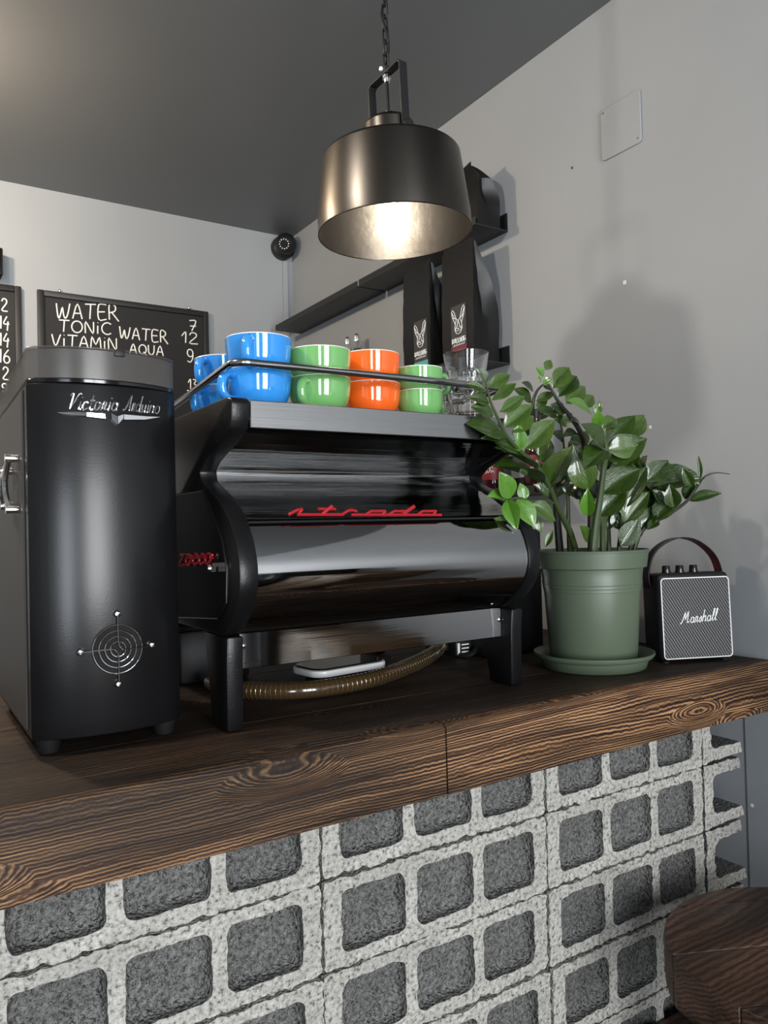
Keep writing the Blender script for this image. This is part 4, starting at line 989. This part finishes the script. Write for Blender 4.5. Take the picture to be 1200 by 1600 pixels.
def band(off): return [[q+(q-cenp).normalized()*off+Vector((0, d, 0)) for q in arc] for d in (-.0125, .0125)]
L_(tlt(MB().sheet(band(.0022)).sheet(band(.0008)).sheet([band(.0022)[0], band(.0008)[0]]).sheet([band(.0022)[1], band(.0008)[1]])), 'strap', 'blackmatte', ang=60)
L_(tlt(MB().sheet(band(.0006)).sheet(band(-.0006))), 'strap_lining', 'darkred', label='dark red strap lining')
L_(tlt(MB().cyl((SW-.002, .040, Z0+SH-.062), (SW+.009, .040, Z0+SH-.062), .006, 14)), 'strap_stud', 'chrome')

# ================================================================== POTTED PLANT
PC = Vector((1.188, 1.091, CT))
sc_ = thing('plant_saucer', 'sage green plastic saucer under the plant pot', 'saucer', tuple(PC))
part('dish', MB().lathe([(0,0),(.098,0),(.101,.002),(.106,.019),(.1135,.021),(.1175,.027),(.1180,.031),(.1155,.0315),(.113,.027),(.104,.023),(.098,.005),(0,.004)], tuple(PC), 64), 'pot', sc_, ang=50)
pp = thing('potted_plant', 'glossy green leafy houseplant in a sage green ribbed pot', 'plant', (PC.x, PC.y, PC.z+.0045))
pz = PC.z+.0045
pr = [(0,0),(.081,0),(.084,.003),(.0935,.148),(.0945,.1485),(.0950,.152),(.0940,.155),(.0955,.1555),(.0960,.159),(.0950,.162),(.0965,.1625),(.0970,.166),(.0960,.1685),(.0985,.190),(.0990,.1925),(.1070,.1945),(.1110,.224),(.1130,.2245),(.1135,.2275),(.1120,.229),(.1090,.227),(.102,.200),(.096,.20),(.076,.006),(0,.006)]
part('pot', MB().lathe(pr, (PC.x, PC.y, pz), 72), 'pot', pp, ang=45)
so_ = MB(); ring = []
for j in range(7):
    ring.append([Vector((PC.x+.099*j/6*math.cos(i*PI/16), PC.y+.099*j/6*math.sin(i*PI/16), pz+.203+noise.noise(Vector((i*.9, j*.9, 1)))*.003)) for i in range(33)])
part('soil', so_.sheet(ring), 'soil', pp)
# leaf mesh: unit length along +X, unit width, folded along the midrib
def leaf_mesh(m, fold, curl):
    mb = MB(); rows = []
    for i in range(11):
        t = i/10; wv = (math.sin(PI*min(1, t**.84))**.92)*.5*(1-.10*t) if 0 < t < 1 else .012
        zc = -curl*(t-.35)**2+.05*t
        rows.append([Vector((t, wv*s, zc+fold*abs(s)*wv*2+(-.02 if s == 0 and 0 < t < 1 else 0)-.10*fold*abs(s)**3)) for s in (-1,-.6,-.25,0,.25,.6,1)])
    mb.sheet(rows); return mb.mesh('leaf', m, None, 80)
LM = {(m, k): leaf_mesh(m, f, c) for m in ('leafdark', 'leafmid', 'leafnew') for k, (f, c) in enumerate(((.20,.18),(.34,.30),(.12,.38)))}
prn = random.Random(11)
def A_(x, y): return (690+x*.2, 550+y*.2)
def B_(x, y): return (890+x*.21667, 600+y*.21667)
PR = ROOTM[pp.name]
def stem(pts, r0, r1, m='stem', rooted=True):
    p = smooth_path([at(d, *q) for q, d in pts], 6); n = len(p)
    if rooted: p[0].z = min(p[0].z, pz+.19)
    return part('stem', MB().tube(p, [r0+(r1-r0)*i/(n-1) for i in range(n)], 9), m, pp)
sA1 = stem([(A_(1050,1560),1.53),(A_(1000,1400),1.50),(A_(900,1200),1.46),(A_(840,1050),1.43),(A_(750,900),1.40),(A_(620,780),1.37),(A_(510,660),1.34),(A_(440,520),1.32),(A_(380,380),1.31),(A_(345,235),1.30)], .0066, .0018)
sA2 = stem([(A_(1175,1560),1.55),(A_(1165,1200),1.55),(A_(1130,800),1.55),(A_(1090,640),1.54),(A_(1010,510),1.53),(A_(920,400),1.52),(A_(835,255),1.51)], .0085, .0024, 'stemdark')
sA3 = stem([(A_(925,1560),1.60),(A_(905,1330),1.60),(A_(885,1150),1.59),(A_(800,800),1.58),(A_(722,550),1.57),(A_(715,400),1.56),(A_(742,310),1.56),(A_(790,255),1.56)], .0085, .0018, 'stemdark')
sA4 = stem([(A_(1000,1560),1.57),(A_(990,1300),1.57),(A_(985,1100),1.57),(A_(950,700),1.60),(A_(925,520),1.60)], .0050, .002)
sA5 = stem([(A_(870,1180),1.45),(A_(790,1160),1.42),(A_(700,1165),1.39),(A_(600,1140),1.37),(A_(530,1150),1.36)], .0028, .0018, rooted=False)
sB1 = stem([(B_(170,1210),1.48),(B_(190,1010),1.48),(B_(215,850),1.48),(B_(245,620),1.47),(B_(265,460),1.46),(B_(215,300),1.47),(B_(200,220),1.48)], .0090, .0025)
sB2 = stem([(B_(240,1210),1.52),(B_(245,950),1.54),(B_(300,600),1.56),(B_(420,330),1.58)], .0070, .002)
sB4 = stem([(B_(355,1210),1.55),(B_(370,1050),1.55),(B_(395,880),1.54),(B_(430,740),1.54),(B_(500,620),1.54)], .0048, .0018)
sB5 = stem([(B_(285,1210),1.56),(B_(270,960),1.58),(B_(180,700),1.60),(B_(120,500),1.60)], .0050, .002)
sB3 = stem([(B_(460,1210),1.53),(B_(520,1060),1.53),(B_(640,980),1.52),(B_(760,910),1.51),(B_(850,840),1.50),(B_(925,735),1.49),(B_(975,668),1.48),(B_(1060,640),1.475),(B_(1155,650),1.47)], .0048, .0008, 'stemdark')
sB6 = stem([(B_(420,1210),1.58),(B_(540,900),1.57),(B_(640,720),1.56)], .0045, .0018)
def leaf(st, b, t, wpx, db, dt, m='leafmid', roll=0.0, var=None):
    P0, P1 = at(db, *b), at(dt, *t); d = P1-P0; ln = d.length; x = d.normalized()
    v = (CAM-P0).normalized(); up = Vector((0,0,1))
    nrm = (v*.75+up*.65); nrm = (nrm-x*nrm.dot(x)).normalized()
    nrm = Matrix.Rotation(math.radians(roll), 3, x) @ nrm
    y = nrm.cross(x).normalized()
    face = max(.35, abs(nrm.dot(v)))
    wd = min(1.18*wpx/FPX*(db+dt)/2/face, ln*.72)
    k = var if var is not None else prn.randrange(3)
    o = bpy.data.objects.new('leaf', LM[(m, k)]); COL.objects.link(o); o.parent = st
    mx = Matrix(((x.x*ln, y.x*wd, nrm.x*ln*.6, P0.x), (x.y*ln, y.y*wd, nrm.y*ln*.6, P0.y), (x.z*ln, y.z*wd, nrm.z*ln*.6, P0.z), (0,0,0,1)))
    o.matrix_local = PR @ mx
D, MI, NW = 'leafdark', 'leafmid', 'leafnew'
for st, fx, sc, rows in (
 (sA1, A_, .2, [((355,250),(265,120),70,1.30,1.29,D,20),((350,295),(185,240),60,1.30,1.29,D,-10),((370,270),(540,175),85,1.30,1.31,MI,35),((395,375),(590,240),70,1.31,1.32,MI,40),((375,395),(215,345),62,1.31,1.29,D,-15),
   ((410,490),(235,420),78,1.31,1.29,D,-10),((450,470),(655,340),75,1.32,1.34,MI,35),((490,585),(715,410),115,1.33,1.35,MI,20),((480,640),(205,545),130,1.33,1.29,D,-5),((515,680),(320,668),55,1.34,1.30,D,-40),
   ((545,620),(725,490),105,1.35,1.37,MI,15),((600,775),(600,560),145,1.36,1.35,NW,0),((650,755),(885,530),150,1.37,1.39,MI,20),((740,905),(415,740),165,1.37,1.32,D,28),((790,1015),(415,870),160,1.38,1.33,D,28),
   ((840,1130),(720,1030),95,1.43,1.42,D,0),((830,1070),(1020,725),175,1.43,1.44,MI,-25),((780,860),(850,685),100,1.41,1.43,D,-10),((760,810),(768,680),50,1.41,1.41,MI,0),((620,790),(430,700),60,1.37,1.33,D,-20),((840,1060),(760,850),80,1.46,1.46,D,0)]),
 (sA5, A_, .2, [((540,1145),(455,935),150,1.36,1.34,NW,0),((650,1160),(615,1020),115,1.38,1.38,NW,10),((500,1150),(355,1125),125,1.36,1.34,NW,0),((510,1150),(590,1390),110,1.36,1.34,NW,10),((590,1150),(735,1365),165,1.37,1.36,NW,-10),
   ((700,1185),(900,1315),165,1.39,1.40,MI,0),((575,1390),(420,1295),65,1.37,1.34,MI,-20),((755,1310),(775,1415),75,1.42,1.42,MI,0)]),
 (sA3, A_, .2, [((810,1520),(870,1390),55,1.50,1.50,MI,0),((720,305),(632,232),75,1.56,1.54,D,0),((705,390),(562,285),65,1.56,1.54,D,0),((740,450),(830,345),55,1.56,1.57,MI,20),((735,380),(890,318),55,1.56,1.57,MI,30),((760,530),(880,415),55,1.57,1.57,MI,30),((800,250),(850,300),60,1.56,1.55,D,0),((715,480),(640,520),60,1.57,1.56,D,0)]),
 (sA2, A_, .2, [((800,190),(733,113),65,1.51,1.50,NW,0),((810,140),(856,58),55,1.51,1.52,MI,30),((790,255),(870,200),65,1.51,1.50,NW,0),((765,240),(760,190),50,1.51,1.51,NW,0),((870,280),(1000,113),105,1.52,1.54,MI,25),((915,345),(1060,178),105,1.52,1.55,D,20),((975,400),(1127,258),95,1.53,1.56,MI,25),
   ((905,510),(750,450),75,1.53,1.51,D,0),((970,470),(858,405),55,1.53,1.51,D,-20),((1095,430),(1187,338),75,1.54,1.56,MI,30),((950,585),(1015,475),85,1.54,1.53,MI,10),((905,500),(930,400),70,1.54,1.54,MI,0),((1070,640),(950,655),45,1.54,1.52,D,0),((1095,720),(990,760),50,1.55,1.52,D,0),((1090,560),(1010,520),80,1.54,1.52,D,0)]),
 (sA4, A_, .2, [((985,1000),(940,820),90,1.58,1.57,D,0),((950,700),(860,620),60,1.60,1.58,D,-10),((985,1050),(1100,1150),80,1.57,1.56,D,0),((925,560),(880,430),60,1.60,1.60,D,0),((985,1130),(1040,980),90,1.57,1.57,D,0)]),
 (sB1, B_, .21667, [((165,215),(-5,105),75,1.48,1.45,NW,10),((190,225),(222,118),105,1.48,1.48,MI,0),((205,310),(205,190),105,1.47,1.45,NW,10),((240,315),(342,248),75,1.47,1.49,MI,25),((265,325),(360,300),40,1.47,1.46,D,0),((265,465),(85,285),125,1.46,1.43,D,5),((280,472),(516,445),140,1.46,1.47,MI,30),
   ((258,470),(105,605),155,1.46,1.42,D,-5),((265,545),(558,390),185,1.47,1.48,D,15),((240,785),(510,605),180,1.48,1.49,D,10),((140,765),(25,440),150,1.49,1.47,MI,-15),((215,955),(412,735),135,1.48,1.48,D,10),((130,955),(130,755),75,1.48,1.46,NW,0),((140,1135),(75,1020),80,1.49,1.47,MI,0),((200,800),(90,700),90,1.52,1.50,D,0),((205,420),(150,320),90,1.50,1.49,D,0)]),
 (sB2, B_, .21667, [((285,435),(470,222),110,1.56,1.58,D,0),((370,390),(548,245),110,1.57,1.60,MI,10),((420,330),(545,215),55,1.58,1.60,MI,25),((270,800),(330,600),120,1.56,1.57,D,0),((300,700),(450,520),120,1.57,1.58,D,0)]),
 (sB5, B_, .21667, [((130,830),(15,690),110,1.60,1.58,D,0),((95,620),(10,480),90,1.60,1.58,D,0),((120,560),(70,420),90,1.60,1.60,D,0),((270,1050),(330,900),90,1.57,1.57,D,0),((60,760),(0,600),80,1.60,1.60,D,0)]),
 (sB4, B_, .21667, [((390,895),(556,585),125,1.54,1.55,D,0),((390,1010),(576,768),110,1.54,1.54,MI,10),((370,1168),(500,965),110,1.53,1.53,D,35),((430,760),(520,620),90,1.55,1.56,D,0),((355,1050),(330,900),80,1.56,1.56,D,0)]),
 (sB6, B_, .21667, [((560,700),(712,548),115,1.55,1.56,D,25),((640,670),(732,568),65,1.56,1.57,MI,35),((600,735),(972,668),140,1.55,1.52,D,0),((560,860),(650,690),120,1.56,1.57,D,0),((540,900),(560,700),100,1.57,1.58,D,0),((470,1130),(530,960),70,1.57,1.56,D,0)]),
 (sB3, B_, .21667, [((515,1050),(615,875),105,1.53,1.54,D,0),((615,985),(772,810),155,1.52,1.52,D,0),((760,895),(720,722),85,1.51,1.50,D,-15),((885,745),(812,602),52,1.50,1.49,D,-30),((940,690),(930,515),32,1.49,1.49,D,0),((865,842),(1097,785),58,1.50,1.48,D,0),((905,750),(945,715),35,1.49,1.48,D,0),((640,985),(560,1050),60,1.52,1.51,D,0),((700,870),(600,760),110,1.53,1.53,D,0),((830,830),(900,700),120,1.53,1.52,D,0)]),
):
    for b, t, wp, db, dt, m, rl in rows: leaf(st, fx(*b), fx(*t), wp*sc*(1.2 if fx is B_ else 1.05), db, dt, m, rl)

for st, n_, (u0, u1, v0, v1), dd in ((sB5, 10, (15, 330, 480, 1080), 1.60), (sB2, 9, (180, 420, 560, 1000), 1.57), (sB4, 8, (350, 560, 650, 1080), 1.57), (sB6, 7, (500, 760, 700, 980), 1.56), (sA4, 6, (-150, 60, 400, 1000), 1.61)):
    for k in range(n_):                              # leaves deeper in the clump
        bx_, by_ = prn.uniform(u0, u1), prn.uniform(v0, v1); an = math.radians(prn.uniform(35, 145)); ln_ = prn.uniform(130, 190)
        leaf(st, B_(bx_, by_), B_(bx_+ln_*math.cos(an), by_-ln_*math.sin(an)), prn.uniform(80, 115)*.21667, dd+prn.uniform(-.01, .03), dd+prn.uniform(-.01, .03), prn.choice((D, D, MI)), prn.uniform(-30, 30))
# ---- dark appliance standing behind the pot
bx = thing('knock_box', 'black box standing behind the green plant pot', 'box', (1.17, 1.33, CT))
part('case', MB().box((1.08, 1.29, CT+.001), (1.25, 1.42, CT+.275), .010, 3), 'blackmatte', bx)
for k in range(4): part('vent_bar', MB().box((1.10, 1.284, CT+.20+k*.016), (1.23, 1.2895, CT+.208+k*.016)), 'blackgloss', bx)
part('chrome_strip', MB().box((1.0795, 1.2875, CT+.03), (1.0835, 1.2905, CT+.25)), 'chrome', bx)
